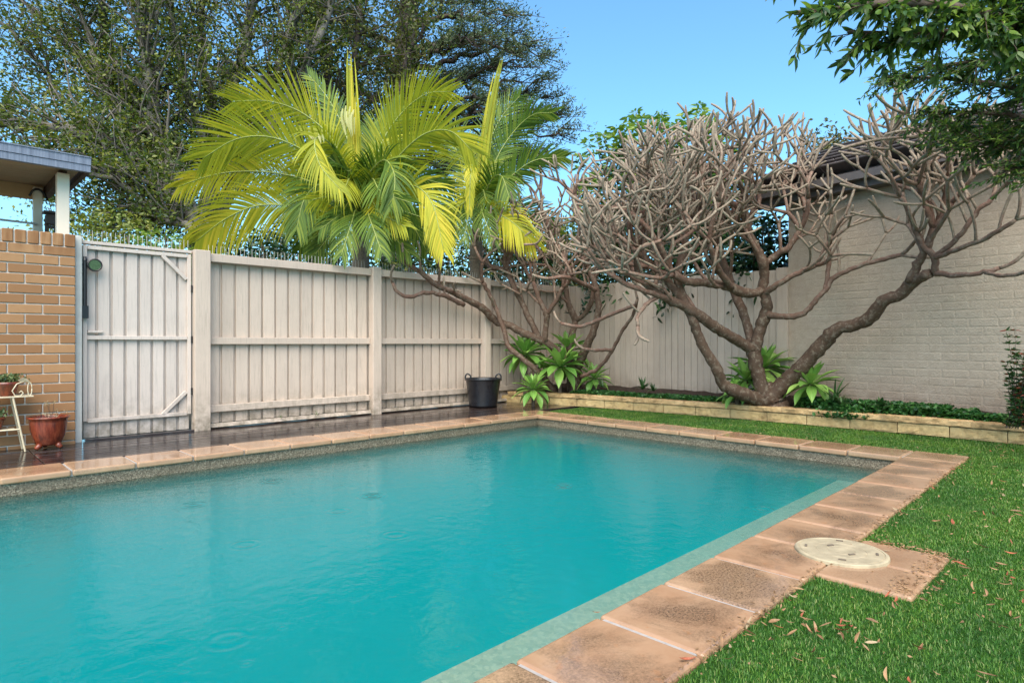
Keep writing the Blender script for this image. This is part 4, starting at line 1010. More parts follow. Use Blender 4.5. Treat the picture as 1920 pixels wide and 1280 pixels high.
# smaller frangipani in the corner
ENV_L = [(735, 560), (745, 480), (800, 455), (900, 420), (950, 350), (1000, 300), (1100, 285), (1200, 320), (1230, 470), (1215, 640), (1090, 640), (1000, 560), (860, 560)]
def env3(p):
    x, y, d = proj(p); return inpoly(x, y, ENV_L) and 7.4 < d < 10.8 and p.y < 1.46 + (2 if p.z > 1.95 else 0) and p.x < 2.2 + (2 if p.z > 1.9 else 0)
G3 = Grow(env3, .12, 5, .37)
TL = at(1078, 735, 9.28); TL.z = .15
t2 = thing('frangipani_tree', TL, 'smaller leafless frangipani among agaves in the fence corner', 'tree')
g = MB(); limb_tube(g, [(1078, 740, 9.28, 13), (1080, 715, 9.28, 11), (1079, 688, 9.28, 10)]); DEEP[0] = t2; g.build('trunk', M['frangi'], t2, True)
limb(t2, [(1080, 690, 8.75, 8), (1055, 668, 8.7, 8), (1035, 650, 8.65, 7.5), (1010, 636, 8.6, 7), (985, 626, 8.6, 7), (960, 612, 8.6, 7), (930, 602, 8.6, 7), (905, 578, 8.6, 6.5), (872, 560, 8.55, 6), (842, 545, 8.5, 5), (815, 532, 8.5, 5), (785, 508, 8.5, 4.5), (758, 490, 8.45, 4)], G3, ((.72, 4), (.8, 4), (.9, 4)), 4, 2)
limb(t2, [(870, 572, 8.55, 4.5), (830, 553, 8.5, 4), (798, 549, 8.4, 4), (768, 556, 8.35, 3.8), (745, 548, 8.3, 3.6), (736, 530, 8.3, 3.2)], G3, ((.3, 5),), 6, 1)
limb(t2, [(1012, 636, 8.6, 6), (994, 600, 8.6, 6), (976, 562, 8.6, 5.5), (965, 540, 8.55, 5), (950, 508, 8.55, 4.5)], G3, ((.5, 3), (.75, 3)), 2, 3)
limb(t2, [(1022, 640, 8.6, 5.5), (1024, 605, 8.55, 5.5), (1025, 588, 8.5, 5.5), (1010, 560, 8.5, 4.5), (1000, 528, 8.5, 4)], G3, ((.6, 3),), 2, 3)
limb(t2, [(1025, 588, 8.5, 4.5), (1042, 565, 8.4, 4), (1056, 538, 8.3, 4)], G3, ((.5, 3),), 2, 3)
limb(t2, [(1040, 735, 8.75, 6), (1020, 708, 8.6, 6), (1002, 690, 8.5, 5.5), (975, 668, 8.5, 5), (953, 648, 8.5, 4.6), (945, 620, 8.5, 4.6), (935, 592, 8.5, 4.2), (918, 552, 8.5, 4), (905, 530, 8.5, 3.8)], G3, ((.6, 4), (.8, 4)), 3, 2)
limb(t2, [(1082, 688, 8.75, 9), (1100, 650, 8.6, 8), (1116, 610, 8.5, 7), (1122, 575, 8.45, 6), (1116, 535, 8.4, 5.5), (1102, 500, 8.4, 5)], G3, ((.55, 3), (.75, 3)), 2, 3)
limb(t2, [(1066, 660, 8.9, 6), (1074, 622, 8.95, 6.5), (1079, 600, 9.0, 6), (1066, 570, 9.0, 5), (1060, 530, 9.0, 4.5)], G3, ((.7, 3),), 2, 3)
limb(t2, [(1079, 602, 9.0, 5), (1098, 586, 8.9, 4.5), (1110, 560, 8.8, 4), (1114, 525, 8.8, 4)], G3, ((.7, 3),), 3, 2)
limb(t2, [(1090, 706, 8.4, 3.4), (1122, 690, 8.2, 3.6), (1146, 660, 8.0, 3.4), (1165, 625, 7.8, 3.2), (1188, 588, 7.6, 3.2), (1195, 560, 7.5, 3)], G3, (), 5, 1)
limb(t2, [(1150, 656, 8.0, 3.2), (1120, 657, 7.9, 3.0), (1096, 654, 7.85, 2.8)], G3, (), 6, 1)
limb(t2, [(1060, 535, 9.0, 4.4), (1045, 480, 9.0, 4.2), (1030, 430, 9.0, 4), (1015, 390, 9.0, 3.6)], G3, ((.35, 3), (.6, 3), (.8, 3)), 3, 3)
limb(t2, [(1104, 505, 8.4, 4.4), (1098, 450, 8.4, 4.2), (1085, 400, 8.4, 4), (1078, 365, 8.4, 3.6)], G3, ((.35, 3), (.6, 3), (.8, 3)), 3, 3)
limb(t2, [(950, 508, 8.55, 4), (955, 460, 8.6, 3.8), (975, 420, 8.6, 3.6)], G3, ((.5, 3), (.8, 3)), 3, 2)
limb(t2, [(1190, 572, 7.5, 3.5), (1150, 588, 7.6, 3.5), (1110, 606, 7.7, 3.5), (1080, 612, 7.75, 3.4), (1052, 606, 7.8, 3)], G3, (), 6, 1)
limb(t2, [(1118, 545, 8.4, 4.5), (1090, 530, 8.2, 4), (1062, 520, 8.0, 3.6), (1030, 522, 7.9, 3.2)], G3, ((.5, 5),), 5, 2)

# ================================================================== PALMS
def frond(tree, pts, mat, Lf=.55, roll=0.0, n=46, droop=.55, w=.0215, face=.8, name='frond', start=.12, fwd=.75, tipk=.45):
    "rachis through pts (world); leaflets on both sides. roll turns the blade about the rachis"
    k = 26; P = smooth_path(pts, k); n = int(n * 1.6); Lf *= 1.1
    mb = MB(); mb.tube(P, [.013 * (1 - .82 * i / (k - 1)) + .001 for i in range(k)], 6)
    ro = mb.build(name, M['rachis'], tree, True)
    parts = []
    for i in range(n):
        u = start + (1 - start) * (i + .5) / n; s = u * (k - 1); j = min(k - 2, int(s)); p = P[j].lerp(P[j + 1], s - j); tg = (P[j + 1] - P[j]).normalized()
        h = tg.cross(Vector((0, 0, 1)))
        if h.length < .15: h = tg.cross(Vector((UX[1], VX[1], 0)))
        h.normalize(); vw = (p - Vector(CAM)).normalized(); pr = tg.cross(vw)
        if pr.length > .1:
            pr.normalize()
            if pr.dot(h) < 0: pr = -pr
            h = (h * (1 - face) + pr * face).normalized()
        up = h.cross(tg).normalized()
        if up.z < 0 and abs(up.z) > .3: up = -up
        for sd in (-1, 1):
            q = roll
            side = h * sd + up * .15
            l = Lf * (math.sin(min(1, (u + .08) * 1.25) * math.pi * .5) if u < .6 else 1 - (1 - tipk) * ((u - .6) / .4) ** 1.5) * rng.uniform(.88, 1.08)
            d = (tg * (fwd + .55 * u * u) + side * (1.0 - .35 * u) + Vector((rng.gauss(0, .05), rng.gauss(0, .05), rng.gauss(0, .05)))).normalized()
            wv = d.cross(up if abs(d.dot(up)) < .95 else h).normalized(); nv = wv.cross(d)
            V = []; q_ = p.copy(); ns = 5; dr = droop * rng.uniform(.7, 1.35)
            for m in range(ns + 1):
                f_ = m / ns; ww = w * .5 * (.55, 1, 1, .86, .55, .05)[m] * rng.uniform(.9, 1.1)
                V += [q_ - wv * ww, q_ + wv * ww]
                d = (d + Vector((0, 0, -1)) * dr * .22 * (.4 + f_)).normalized(); q_ = q_ + d * (l / ns)
            parts.append((np.array([tuple(a) for a in V]), np.array([(2 * m, 2 * m + 1, 2 * m + 3, 2 * m + 2) for m in range(ns)])))
    V, F = joinVF(parts); npmesh('leaflets', V, F, M[mat], ro)
    return ro
def fr(tree, pix, mat, **kw): return frond(tree, [at(*q) for q in pix], mat, **kw)
def spear(tree, pix, wpx, mat, n=26):
    "an unopened leaf: a bundle of leaflets pressed together"
    P = smooth_path([at(*q) for q in pix], 14); parts = []; right = Vector((UX[0], VX[0], 0))
    for i in range(n):
        off = rng.uniform(-1, 1); s0 = rng.uniform(0, .5); s1 = min(1, s0 + rng.uniform(.35, .6)); V = []
        dp_ = Vector((UX[1], VX[1], 0)) * rng.uniform(-.03, .03)
        for m in range(6):
            u = s0 + (s1 - s0) * m / 5; j = min(12, int(u * 13)); p = P[j].lerp(P[j + 1], u * 13 - j); wid = wpx * pix[0][2] / F_ * (1 - .5 * u) * .5
            c = p + right * off * wid + dp_; hw = .012 * (.7, 1, 1, .9, .6, .1)[m]; V += [c - right * hw, c + right * hw]
        parts.append((np.array([tuple(a) for a in V]), np.array([(2 * m, 2 * m + 1, 2 * m + 3, 2 * m + 2) for m in range(5)])))
    V, F = joinVF(parts); return npmesh('spear_leaf', V, F, M[mat], tree)
def palm(px, pyc, d, rw, label, lean):
    b = at(px, 642, d); b.z = -.06; top = at(px, pyc, d)
    t_ = thing('palm_tree', b, label, 'palm', 'palms behind the fence'); mb = MB(); n = 26; pth = [b.lerp(top, i / (n - 1)) for i in range(n)]
    mb.tube(pth, [rw * d / F_ * (1.12 - .25 * i / n + (.05 if i % 3 == 0 else 0)) for i in range(n)], 14, .5); mb.build('trunk', M['palmbark'], t_, True)
    mb = MB(); cs = at(px + lean, pyc - 70, d); mb.tube(smooth_path([top - Vector((0, 0, .02)), top.lerp(cs, .5), cs], 8), [rw * d / F_ * (.9 - .06 * i) for i in range(8)], 12, .0); mb.build('crownshaft', M['palmbark'], t_, True)
    return t_
D1 = 8.55; LOWF = []
p1 = palm(677, 455, D1, 17, 'yellow-green palm with big arching fronds behind the fence, the fuller of the two', -10)
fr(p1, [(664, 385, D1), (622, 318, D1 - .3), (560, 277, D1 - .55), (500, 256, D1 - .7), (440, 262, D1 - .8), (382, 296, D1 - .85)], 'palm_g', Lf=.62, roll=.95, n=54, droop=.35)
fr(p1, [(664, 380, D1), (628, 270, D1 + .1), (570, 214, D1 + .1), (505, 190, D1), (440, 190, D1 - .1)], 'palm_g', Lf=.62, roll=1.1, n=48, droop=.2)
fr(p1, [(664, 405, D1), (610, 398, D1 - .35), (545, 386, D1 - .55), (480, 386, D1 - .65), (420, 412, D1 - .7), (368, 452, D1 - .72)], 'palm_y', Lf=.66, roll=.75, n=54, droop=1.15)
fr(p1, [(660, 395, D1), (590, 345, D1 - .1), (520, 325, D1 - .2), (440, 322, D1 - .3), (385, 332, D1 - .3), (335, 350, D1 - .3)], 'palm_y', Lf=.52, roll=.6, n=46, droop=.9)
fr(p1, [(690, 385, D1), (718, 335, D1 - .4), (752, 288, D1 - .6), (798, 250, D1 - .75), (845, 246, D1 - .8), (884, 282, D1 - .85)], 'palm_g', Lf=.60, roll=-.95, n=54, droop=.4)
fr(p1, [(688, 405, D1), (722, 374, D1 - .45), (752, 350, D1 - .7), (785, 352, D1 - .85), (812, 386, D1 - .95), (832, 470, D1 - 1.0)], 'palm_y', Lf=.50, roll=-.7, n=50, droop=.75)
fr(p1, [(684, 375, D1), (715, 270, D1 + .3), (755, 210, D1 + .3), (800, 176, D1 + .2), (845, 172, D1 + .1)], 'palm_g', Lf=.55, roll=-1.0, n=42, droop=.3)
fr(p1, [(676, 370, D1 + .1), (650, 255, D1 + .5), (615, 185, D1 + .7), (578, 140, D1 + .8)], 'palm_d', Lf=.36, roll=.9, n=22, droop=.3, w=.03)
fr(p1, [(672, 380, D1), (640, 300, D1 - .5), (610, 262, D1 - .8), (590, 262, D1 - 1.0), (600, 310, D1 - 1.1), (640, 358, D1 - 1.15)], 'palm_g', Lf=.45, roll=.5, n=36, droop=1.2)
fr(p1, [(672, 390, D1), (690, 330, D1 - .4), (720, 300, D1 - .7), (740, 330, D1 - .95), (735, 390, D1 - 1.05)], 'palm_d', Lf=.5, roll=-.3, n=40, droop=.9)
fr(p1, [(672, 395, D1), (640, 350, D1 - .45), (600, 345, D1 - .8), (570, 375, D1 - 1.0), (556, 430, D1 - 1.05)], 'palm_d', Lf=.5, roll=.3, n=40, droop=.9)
for k, (x1, y1, x2, y2, dd, m_) in enumerate(((600, 400, 560, 470, .7, 'palm_d'), (760, 400, 800, 470, .6, 'palm_d'), (640, 250, 610, 210, .9, 'palm_d'), (720, 240, 750, 200, .9, 'palm_d'), (690, 300, 700, 230, 1.1, 'palm_d'), (590, 330, 520, 350, 1.0, 'palm_d'), (770, 330, 850, 350, 1.0, 'palm_d'), (650, 320, 610, 290, -.5, 'palm_d'), (705, 330, 760, 320, -.4, 'palm_d'))):
    fr(p1, [(674, 390, D1), ((674 + x1) / 2, (375 + y1) / 2 - 25, D1 + dd * .5), (x1, y1, D1 + dd), (x2, y2, D1 + dd * 1.2)], m_, Lf=.5, roll=rng.uniform(-.8, .8), n=36, droop=.7)
for x1, y1, x2, y2, dd, m_ in ((628, 430, 590, 478, -.5, 'palm_d'), (722, 428, 768, 476, -.5, 'palm_d'), (640, 400, 600, 430, -.8, 'palm_d'), (712, 398, 760, 425, -.8, 'palm_g'), (660, 415, 640, 478, -.9, 'palm_d'), (694, 412, 716, 474, -.9, 'palm_d'), (600, 395, 530, 420, .2, 'palm_d'), (755, 395, 830, 420, .2, 'palm_d'), (640, 360, 585, 375, -.9, 'palm_g'), (715, 360, 770, 380, -.9, 'palm_d')):
    fr(p1, [(676, 428, D1 - .05), ((676 + x1) / 2, min(y1, 428) - 22, D1 + dd * .5), (x1, y1, D1 + dd), (x2, y2, D1 + dd * 1.25)], m_, Lf=.40, roll=0, n=30, droop=.8, w=.018)
for x1, y1, x2, y2, dd, m_ in ((850, 420, 812, 470, -.4, 'palm_d'), (930, 420, 965, 470, -.4, 'palm_d'), (870, 380, 835, 395, -.7, 'palm_g'), (915, 380, 950, 395, -.7, 'palm_d'), (840, 350, 790, 360, .3, 'palm_g'), (860, 300, 820, 285, .2, 'palm_g'), (925, 330, 975, 335, .2, 'palm_g'), (880, 400, 868, 455, -.8, 'palm_d'), (905, 400, 925, 455, -.8, 'palm_d')):
    LOWF.append(([(894, 425, 9.55), ((894 + x1) / 2, min(y1, 425) - 22, 9.6 + dd * .5), (x1, y1, 9.6 + dd), (x2, y2, 9.6 + dd * 1.25)], m_))
spear(p1, [(666, 380, D1 - .1), (664, 280, D1 - .1), (661, 180, D1 - .1), (656, 84, D1 - .1)], 30, 'palm_y', 44)
spear(p1, [(668, 380, D1 - .05), (667, 300, D1 - .05), (668, 210, D1 - .05)], 22, 'palm_d', 24)
spear(p1, [(655, 198, D1 - .25), (652, 225, D1 - .3), (658, 262, D1 - .32)], 34, 'palm_p', 26)
spear(p1, [(590, 250, D1 - .9), (597, 262, D1 - .95), (602, 280, D1 - .95)], 30, 'palm_p', 14)
D2 = 9.6
p2 = palm(893, 450, D2, 13, 'slimmer palm with upright spear leaf behind the fence, nearer the bare trees', 4)
spear(p2, [(898, 400, D2), (906, 300, D2), (920, 200, D2), (940, 105, D2)], 26, 'palm_g', 40)
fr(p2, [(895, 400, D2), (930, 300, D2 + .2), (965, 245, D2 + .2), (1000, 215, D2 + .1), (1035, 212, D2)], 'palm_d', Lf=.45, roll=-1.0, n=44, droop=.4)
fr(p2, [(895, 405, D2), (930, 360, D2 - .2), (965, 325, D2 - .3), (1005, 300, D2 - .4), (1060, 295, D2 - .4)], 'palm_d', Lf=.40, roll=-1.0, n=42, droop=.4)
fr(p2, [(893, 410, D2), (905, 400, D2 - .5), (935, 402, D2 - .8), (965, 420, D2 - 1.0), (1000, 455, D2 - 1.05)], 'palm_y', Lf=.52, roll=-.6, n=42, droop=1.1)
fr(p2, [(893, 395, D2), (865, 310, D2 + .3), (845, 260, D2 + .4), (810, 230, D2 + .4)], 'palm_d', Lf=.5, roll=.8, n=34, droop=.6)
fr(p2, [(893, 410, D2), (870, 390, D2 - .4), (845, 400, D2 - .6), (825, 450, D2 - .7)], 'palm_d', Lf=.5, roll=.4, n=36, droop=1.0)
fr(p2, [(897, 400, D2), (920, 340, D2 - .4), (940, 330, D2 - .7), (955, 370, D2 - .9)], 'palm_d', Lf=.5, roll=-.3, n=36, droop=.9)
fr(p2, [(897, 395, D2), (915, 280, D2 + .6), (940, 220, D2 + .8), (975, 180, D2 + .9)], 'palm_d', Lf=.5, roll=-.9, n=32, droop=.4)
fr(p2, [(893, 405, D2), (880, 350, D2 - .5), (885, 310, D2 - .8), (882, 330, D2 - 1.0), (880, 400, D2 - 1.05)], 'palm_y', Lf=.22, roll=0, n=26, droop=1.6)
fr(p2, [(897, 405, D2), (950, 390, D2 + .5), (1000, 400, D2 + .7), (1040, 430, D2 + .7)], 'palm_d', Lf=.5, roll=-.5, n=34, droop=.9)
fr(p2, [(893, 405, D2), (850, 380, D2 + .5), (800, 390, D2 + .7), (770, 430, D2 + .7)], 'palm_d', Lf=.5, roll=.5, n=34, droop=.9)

for q_, m_ in LOWF: fr(p2, q_, m_, Lf=.36, roll=0, n=26, droop=.8, w=.016)
# ================================================================== BACKGROUND TREES
def bg_tree(name, label, limbs, trunk, mats, leaf, n_twig, per, spread, tw_len, poly=None, up=.25, kind='diamond', drange=None, group=None, lw=.5):
    base = at(trunk[0][0], trunk[0][1], trunk[0][2]); base.z = -.06
    t_ = thing(name, base, label, 'tree', group); mb = MB(); P3 = [base] + [at(x, y, d) for x, y, d, w in trunk[1:]]; rad = [w * d / F_ for x, y, d, w in trunk]
    mb.tube(smooth_path(P3, 12), [float(np.interp(i / 11 * (len(rad) - 1), range(len(rad)), rad)) for i in range(12)], 10, .9); mb.build('trunk', M[mats[0]], t_, True)
    paths = []
    for lb in limbs:
        pts = [at(x, y, d) for x, y, d, w in lb]; pth = smooth_path(pts, 20); rr = [float(np.interp(i / 19 * (len(lb) - 1), range(len(lb)), [w * d / F_ for x, y, d, w in lb])) for i in range(20)]
        pth = [p + Vector((rng.gauss(0, .04), rng.gauss(0, .04), rng.gauss(0, .04))) for p in pth]
        mb = MB(); mb.tube(pth, rr, 7, .8); paths.append((pth, rr, mb))
    cl = [[], []]
    for _ in range(n_twig):
        pth, rr, mb = rng.choice(paths); i = rng.randint(3, 19); p = pth[i]; tg = (pth[min(19, i + 1)] - pth[i - 1]).normalized()
        d = (tg * .6 + Vector((rng.gauss(0, .6), rng.gauss(0, .6), rng.gauss(0, .5) + up))).normalized(); L = tw_len * rng.uniform(.5, 1.4); q = p; tw = [p]
        for k in range(5): d = (d + Vector((rng.gauss(0, .15), rng.gauss(0, .15), rng.gauss(0, .15)))).normalized(); q = q + d * L / 5; tw.append(q)
        x, y, dd = proj(tw[-1])
        if poly and not inpoly(x, y, poly): continue
        mb.tube(tw, [max(.006, rr[i] * .35) * (1 - .15 * k) for k in range(6)], 4, .5)
        which = 1 if rng.random() < .3 else 0
        cs_ = [tw[i_] + Vector((rng.gauss(0, spread * .8), rng.gauss(0, spread * .8), rng.gauss(0, spread * .6))) for i_ in (2, 3, 4, 5, 5)]
        for k in range(per):
            a = rng.choice(cs_); sp_ = spread * .55; cl[which].append((a.x + rng.gauss(0, sp_), a.y + rng.gauss(0, sp_), a.z + rng.gauss(0, sp_ * .7)))
    for pth, rr, mb in paths: mb.build('limb', M[mats[0]], t_, True)
    for w_, nm in ((0, 'crown'), (1, 'crown_new_growth')):
        if not cl[w_]: continue
        pos = np.array(cl[w_]); n = len(pos); ax = nrg.normal(size=(n, 3)) * np.array([1, 1, .7]) + np.array([0, 0, -.1])
        Ls = leaf * nrg.uniform(.65, 1.3, n); V, F = leaves(pos, ax, Ls, Ls * lw, kind); npmesh(nm, V, F, M[mats[1 + w_]], t_)
    return t_
# big fig behind the carport
def dl(pts, d, w0, w1): 
    n = len(pts); return [(x, y, d + (rng.uniform(-.5, .5) if i else 0), w0 + (w1 - w0) * i / (n - 1)) for i, (x, y) in enumerate(pts)]
D = 13.0
fig_limbs = [dl([(375, 425), (332, 350), (310, 290), (282, 190), (268, 80), (262, -60)], D, 16, 7), dl([(375, 430), (300, 345), (240, 290), (170, 255), (90, 245), (0, 235), (-60, 230)], D - .5, 14, 4),
    dl([(370, 430), (290, 330), (225, 215), (190, 130), (150, 20), (130, -60)], D + .5, 11, 4), dl([(380, 420), (395, 310), (352, 170), (325, 60), (310, -50)], D + .8, 11, 5),
    dl([(390, 420), (425, 220), (462, 90), (480, -50)], D + 1.2, 11, 6), dl([(380, 435), (310, 410), (230, 425), (170, 432)], D - .8, 7, 3), dl([(400, 420), (520, 220), (590, 90), (628, -40)], D + 1.5, 12, 6),
    dl([(390, 420), (400, 220), (376, 60), (385, -50)], D + 1.6, 9, 5), dl([(370, 430), (240, 330), (110, 180), (40, 80), (-40, 0)], D + .2, 9, 3), dl([(365, 425), (280, 270), (200, 60), (190, -50)], D + .6, 8, 4), dl([(372, 432), (300, 400), (200, 330), (120, 330), (30, 300)], D - 1.0, 8, 3),
    dl([(372, 425), (300, 250), (100, 60), (20, -30)], D + 1.0, 8, 3), dl([(395, 420), (470, 260), (540, 60), (560, -40)], D + 2, 9, 5)]
FIGP = [(-150, -200), (720, -200), (700, 120), (660, 330), (560, 440), (-150, 460)]
bg_tree('fig_tree', 'spreading grey-limbed tree with dark leaves filling the sky above the gate', fig_limbs, [(385, 642, D, 30), (380, 500, D, 26), (376, 420, D, 22)], ('figbark', 'fig', 'figl'), .092, 1350, 52, .19, 1.15, FIGP)
D = 19.0
# cedar with tiered flat sprays
cb = at(745, 642, D); cb.z = -.06
ce = thing('cedar_tree', cb, 'dark tall cedar with flat layered branches reaching into the blue sky', 'tree')
mb = MB(); mb.tube(smooth_path([cb, at(742, 400, D), at(752, 200, D), at(768, 0, D), at(775, -200, D)], 16), [.55 - .022 * i for i in range(16)], 10, .6); mb.build('trunk', M['cedarbark'], ce, True)
NP, NA = [], []
tips = [(1010, 92, 0), (1022, 152, .6), (1052, 205, 0), (1058, 248, -.8), (985, 58, .8), (960, 22, -.6), (925, -5, .4), (930, -50, 0), (1000, 122, -1.2), (1030, 180, 1.3), (1000, 285, -.5), (960, 235, 1.5), (980, 200, -1.6), (930, 130, 1.8), (900, 70, -1.8), (940, 170, -2.2), (1040, 225, 1.0), (1005, 75, -1.5), (890, -60, 1), (620, 60, .5), (600, 150, -.5), (640, 230, 0.8), (610, 20, -1), (650, 300, 1.2), (1030, 280, 1.6), (880, 300, -1.2), (950, 300, .5)]
for tx, ty, dd in tips:
    y0 = ty + rng.uniform(10, 70); x0 = 745 + (200 - y0) * .11
    pts = [at(x0, y0 + 15, D), at(x0 + (tx - x0) * .35, y0 - 12, D + dd * .4), at(x0 + (tx - x0) * .72, ty + 6, D + dd * .8), at(tx, ty + 6, D + dd)]
    P = [q + Vector((rng.gauss(0, .07), rng.gauss(0, .07), rng.gauss(0, .10))) for q in smooth_path(pts, 22)]; mb = MB(); mb.tube(P, [.11 - .0045 * i for i in range(22)], 6, .4)
    for _ in range(40):
        i = rng.randint(5, 21); p = P[i]; tg = (P[i] - P[i - 5]).normalized(); hs = tg.cross(Vector((0, 0, 1))).normalized() * rng.choice((-1, 1))
        d = (tg * rng.uniform(.5, 1.2) + hs * rng.uniform(.2, 1.0) + Vector((0, 0, rng.uniform(-.18, .32)))).normalized(); L = rng.uniform(.45, 1.3) * (1.15 - .4 * i / 21)
        tw = [p + d * L * k / 4 + Vector((0, 0, -.05 * (k / 4) ** 2)) for k in range(5)]; mb.tube(tw, [.018, .014, .011, .008, .005], 4, .2)
        tuf = [rng.uniform(.1, 1.05) for _ in range(7)]
        for k in range(46):
            u = rng.choice(tuf) + rng.gauss(0, .03); q = p + d * L * u; NP.append((q.x + rng.gauss(0, .085), q.y + rng.gauss(0, .085), q.z + rng.gauss(.05, .07))); NA.append((d.x * .5 + rng.gauss(0, .7), d.y * .5 + rng.gauss(0, .7), rng.uniform(-.3, 1.0)))
    mb.build('branch', M['cedarbark'], ce, True)
NP = np.array(NP); n = len(NP); V, F = leaves(NP, np.array(NA), nrg.uniform(.07, .15, n), .034, 'diamond', .1); npmesh('needles', V, F, M['cedar'], ce)
pos = []
for _ in range(210):
    y = rng.uniform(-60, 440); c_ = at(745 + (200 - y) * .11 + rng.gauss(0, 26), y, D - .4 + rng.gauss(0, .6)); pos += [(c_.x + rng.gauss(0, .25), c_.y + rng.gauss(0, .25), c_.z + rng.gauss(0, .25)) for _ in range(36)]
pos = np.array(pos); V, F = leaves(pos, nrg.normal(size=pos.shape), nrg.uniform(.08, .15, len(pos)), .08); npmesh('ivy', V, F, M['ivy'], ce)
# second leafy tree between fig and cedar
D = 16.
bg_tree('leafy_tree', 'olive green upright tree standing between the fig and the cedar', [dl([(585, 460), (620, 200), (600, 60), (580, -60)], D, 10, 4), dl([(588, 460), (650, 200), (670, 80), (690, -60)], D, 9, 4), dl([(582, 455), (560, 200), (540, 60), (530, -60)], D, 9, 4), dl([(590, 455), (720, 230), (760, 120), (800, 40)], D, 9, 3), dl([(590, 455), (700, 330), (780, 300)], D, 7, 3)], [(590, 642, D, 14), (588, 540, D, 13), (587, 462, D, 11)], ('cedarbark', 'fig', 'ivy'), .11, 420, 54, .26, 1.3, [(480, -150), (840, -150), (820, 120), (800, 330), (560, 440)])
# bright green tree behind the big frangipani: rosettes
D = 11.0; sbs = at(1245, 642, D); sbs.z = -.06
bt = thing('bright_tree', sbs, 'bright green leafy tree rising behind the large bare frangipani', 'tree')
mb = MB(); top = at(1245, 420, D); mb.tube([sbs, sbs.lerp(top, .5) + Vector((.08, 0, 0)), top], [.11, .09, .07], 9, .7); mb.build('trunk', M['figbark'], bt, True)
BP = [(1080, 300), (1100, 262), (1150, 235), (1190, 205), (1215, 225), (1235, 195), (1262, 222), (1290, 210), (1320, 190), (1345, 205), (1370, 240), (1395, 290), (1400, 420), (1330, 460), (1150, 460), (1085, 400)]
P_, A_, P2, A2 = [], [], [], []
mb = MB(); nros = 0
while nros < 300:
    x, y = rng.uniform(1080, 1400), rng.uniform(188, 460)
    if not inpoly(x, y, BP): continue
    c_ = at(x, y, D + rng.uniform(-.8, .9)); nros += 1
    if nros % 4 == 0: mb.tube(smooth_path([top, top.lerp(c_, .5) + Vector((0, 0, -.12)), c_ - Vector((0, 0, .12)), c_], 9), [.022 - .0018 * i for i in range(9)], 5, .3)
    tier = rng.randint(1, 3)
    for tt in range(tier):
        cc = c_ - Vector((0, 0, .11 * tt))
        for k in range(10):
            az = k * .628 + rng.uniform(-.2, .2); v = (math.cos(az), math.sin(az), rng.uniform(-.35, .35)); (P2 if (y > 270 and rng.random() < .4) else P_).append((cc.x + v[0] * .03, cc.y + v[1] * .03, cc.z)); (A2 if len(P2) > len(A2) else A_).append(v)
mb.build('branches', M['figbark'], bt, True)
V, F = leaves(np.array(P_), np.array(A_), nrg.uniform(.10, .17, len(P_)), .055, 'long', .1); npmesh('crown', V, F, M['scheff'], bt)
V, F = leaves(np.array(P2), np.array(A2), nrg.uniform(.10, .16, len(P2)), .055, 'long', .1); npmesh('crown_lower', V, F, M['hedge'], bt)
# dark evergreen shrubs behind the paling fence, each its own
def dark_shrub(cx, y0, y1, wpx, d, label, mat='hedge', n=1500, leaf=.10, name='evergreen_shrub'):
    n = int(n * 1.7); leaf *= 1.15
    b = at(cx, 642, d); b.z = -.06; s_ = thing(name, b, label, 'shrub', 'evergreen shrubs behind the fences'); mb = MB(); ps, ax = [], []
    for k in range(14):
        e_ = at(cx + rng.gauss(0, wpx * .33), rng.uniform(y0, y1), d + rng.gauss(0, .25)); mb.tube(smooth_path([b + Vector((rng.uniform(-.1, .1), rng.uniform(-.1, .1), 0)), b.lerp(e_, .5) + Vector((rng.uniform(-.1, .1), rng.uniform(-.1, .1), .1)), e_], 8), [.03 - .003 * i for i in range(8)], 5, .4)
    mb.build('stems', M['stem'], s_)
    for _ in range(n):
        u = rng.uniform(-1, 1); c_ = at(cx + u * wpx, y0 + (y1 - y0) * rng.random() ** .8 + 40 * u * u * 1.0, d + rng.gauss(0, .3)); ps.append(tuple(c_)); ax.append((rng.gauss(0, 1), rng.gauss(0, 1), rng.gauss(-.2, .6)))
    V, F = leaves(np.array(ps), np.array(ax), nrg.uniform(.6, 1.2, n) * leaf, leaf * .42, 'long', .12); npmesh('foliage', V, F, M[mat], s_); return s_
dark_shrub(1180, 372, 560, 90, 10.2, 'dark glossy evergreen shrub over the corner of the two fences', n=1700)
dark_shrub(1320, 385, 560, 90, 9.3, 'dark glossy evergreen shrub behind the middle of the paling fence', n=1900)
dark_shrub(1430, 395, 560, 62, 8.7, 'dark glossy evergreen shrub squeezed against the garage corner', n=1300)
dark_shrub(520, 425, 540, 120, 10.8, 'dense dark shrub under the yellow palm fronds behind the fence', n=1400)
dark_shrub(780, 430, 560, 110, 11.2, 'loose dark shrub between the two palm trunks', n=900)
dark_shrub(985, 430, 560, 90, 10.8, 'dark shrub behind the fence by the slimmer palm', n=1000)
dark_shrub(290, 425, 560, 90, 9.5, 'green bush peeping over the spiked gate top', 'scheff', 900, .07)
for cx_, y0_, w_, d_, lb_, m_ in ((190, 385, 110, 11.0, 'mid-green bush behind the gate beside the carport', 'figl'), (420, 400, 120, 12.0, 'mid-green bush below the fig tree limbs', 'fig'), (620, 405, 110, 12.2, 'mid-green bush behind the fuller palm trunk', 'fig'), (830, 400, 110, 12.4, 'mid-green bush between the palms', 'figl'), (1000, 395, 100, 12.4, 'mid-green bush behind the slimmer palm', 'fig'), (1090, 400, 80, 12.0, 'mid-green bush behind the fence corner', 'figl')):
    dark_shrub(cx_, y0_, 540, w_, d_, lb_, m_, 1900, .085, 'leafy_bush')
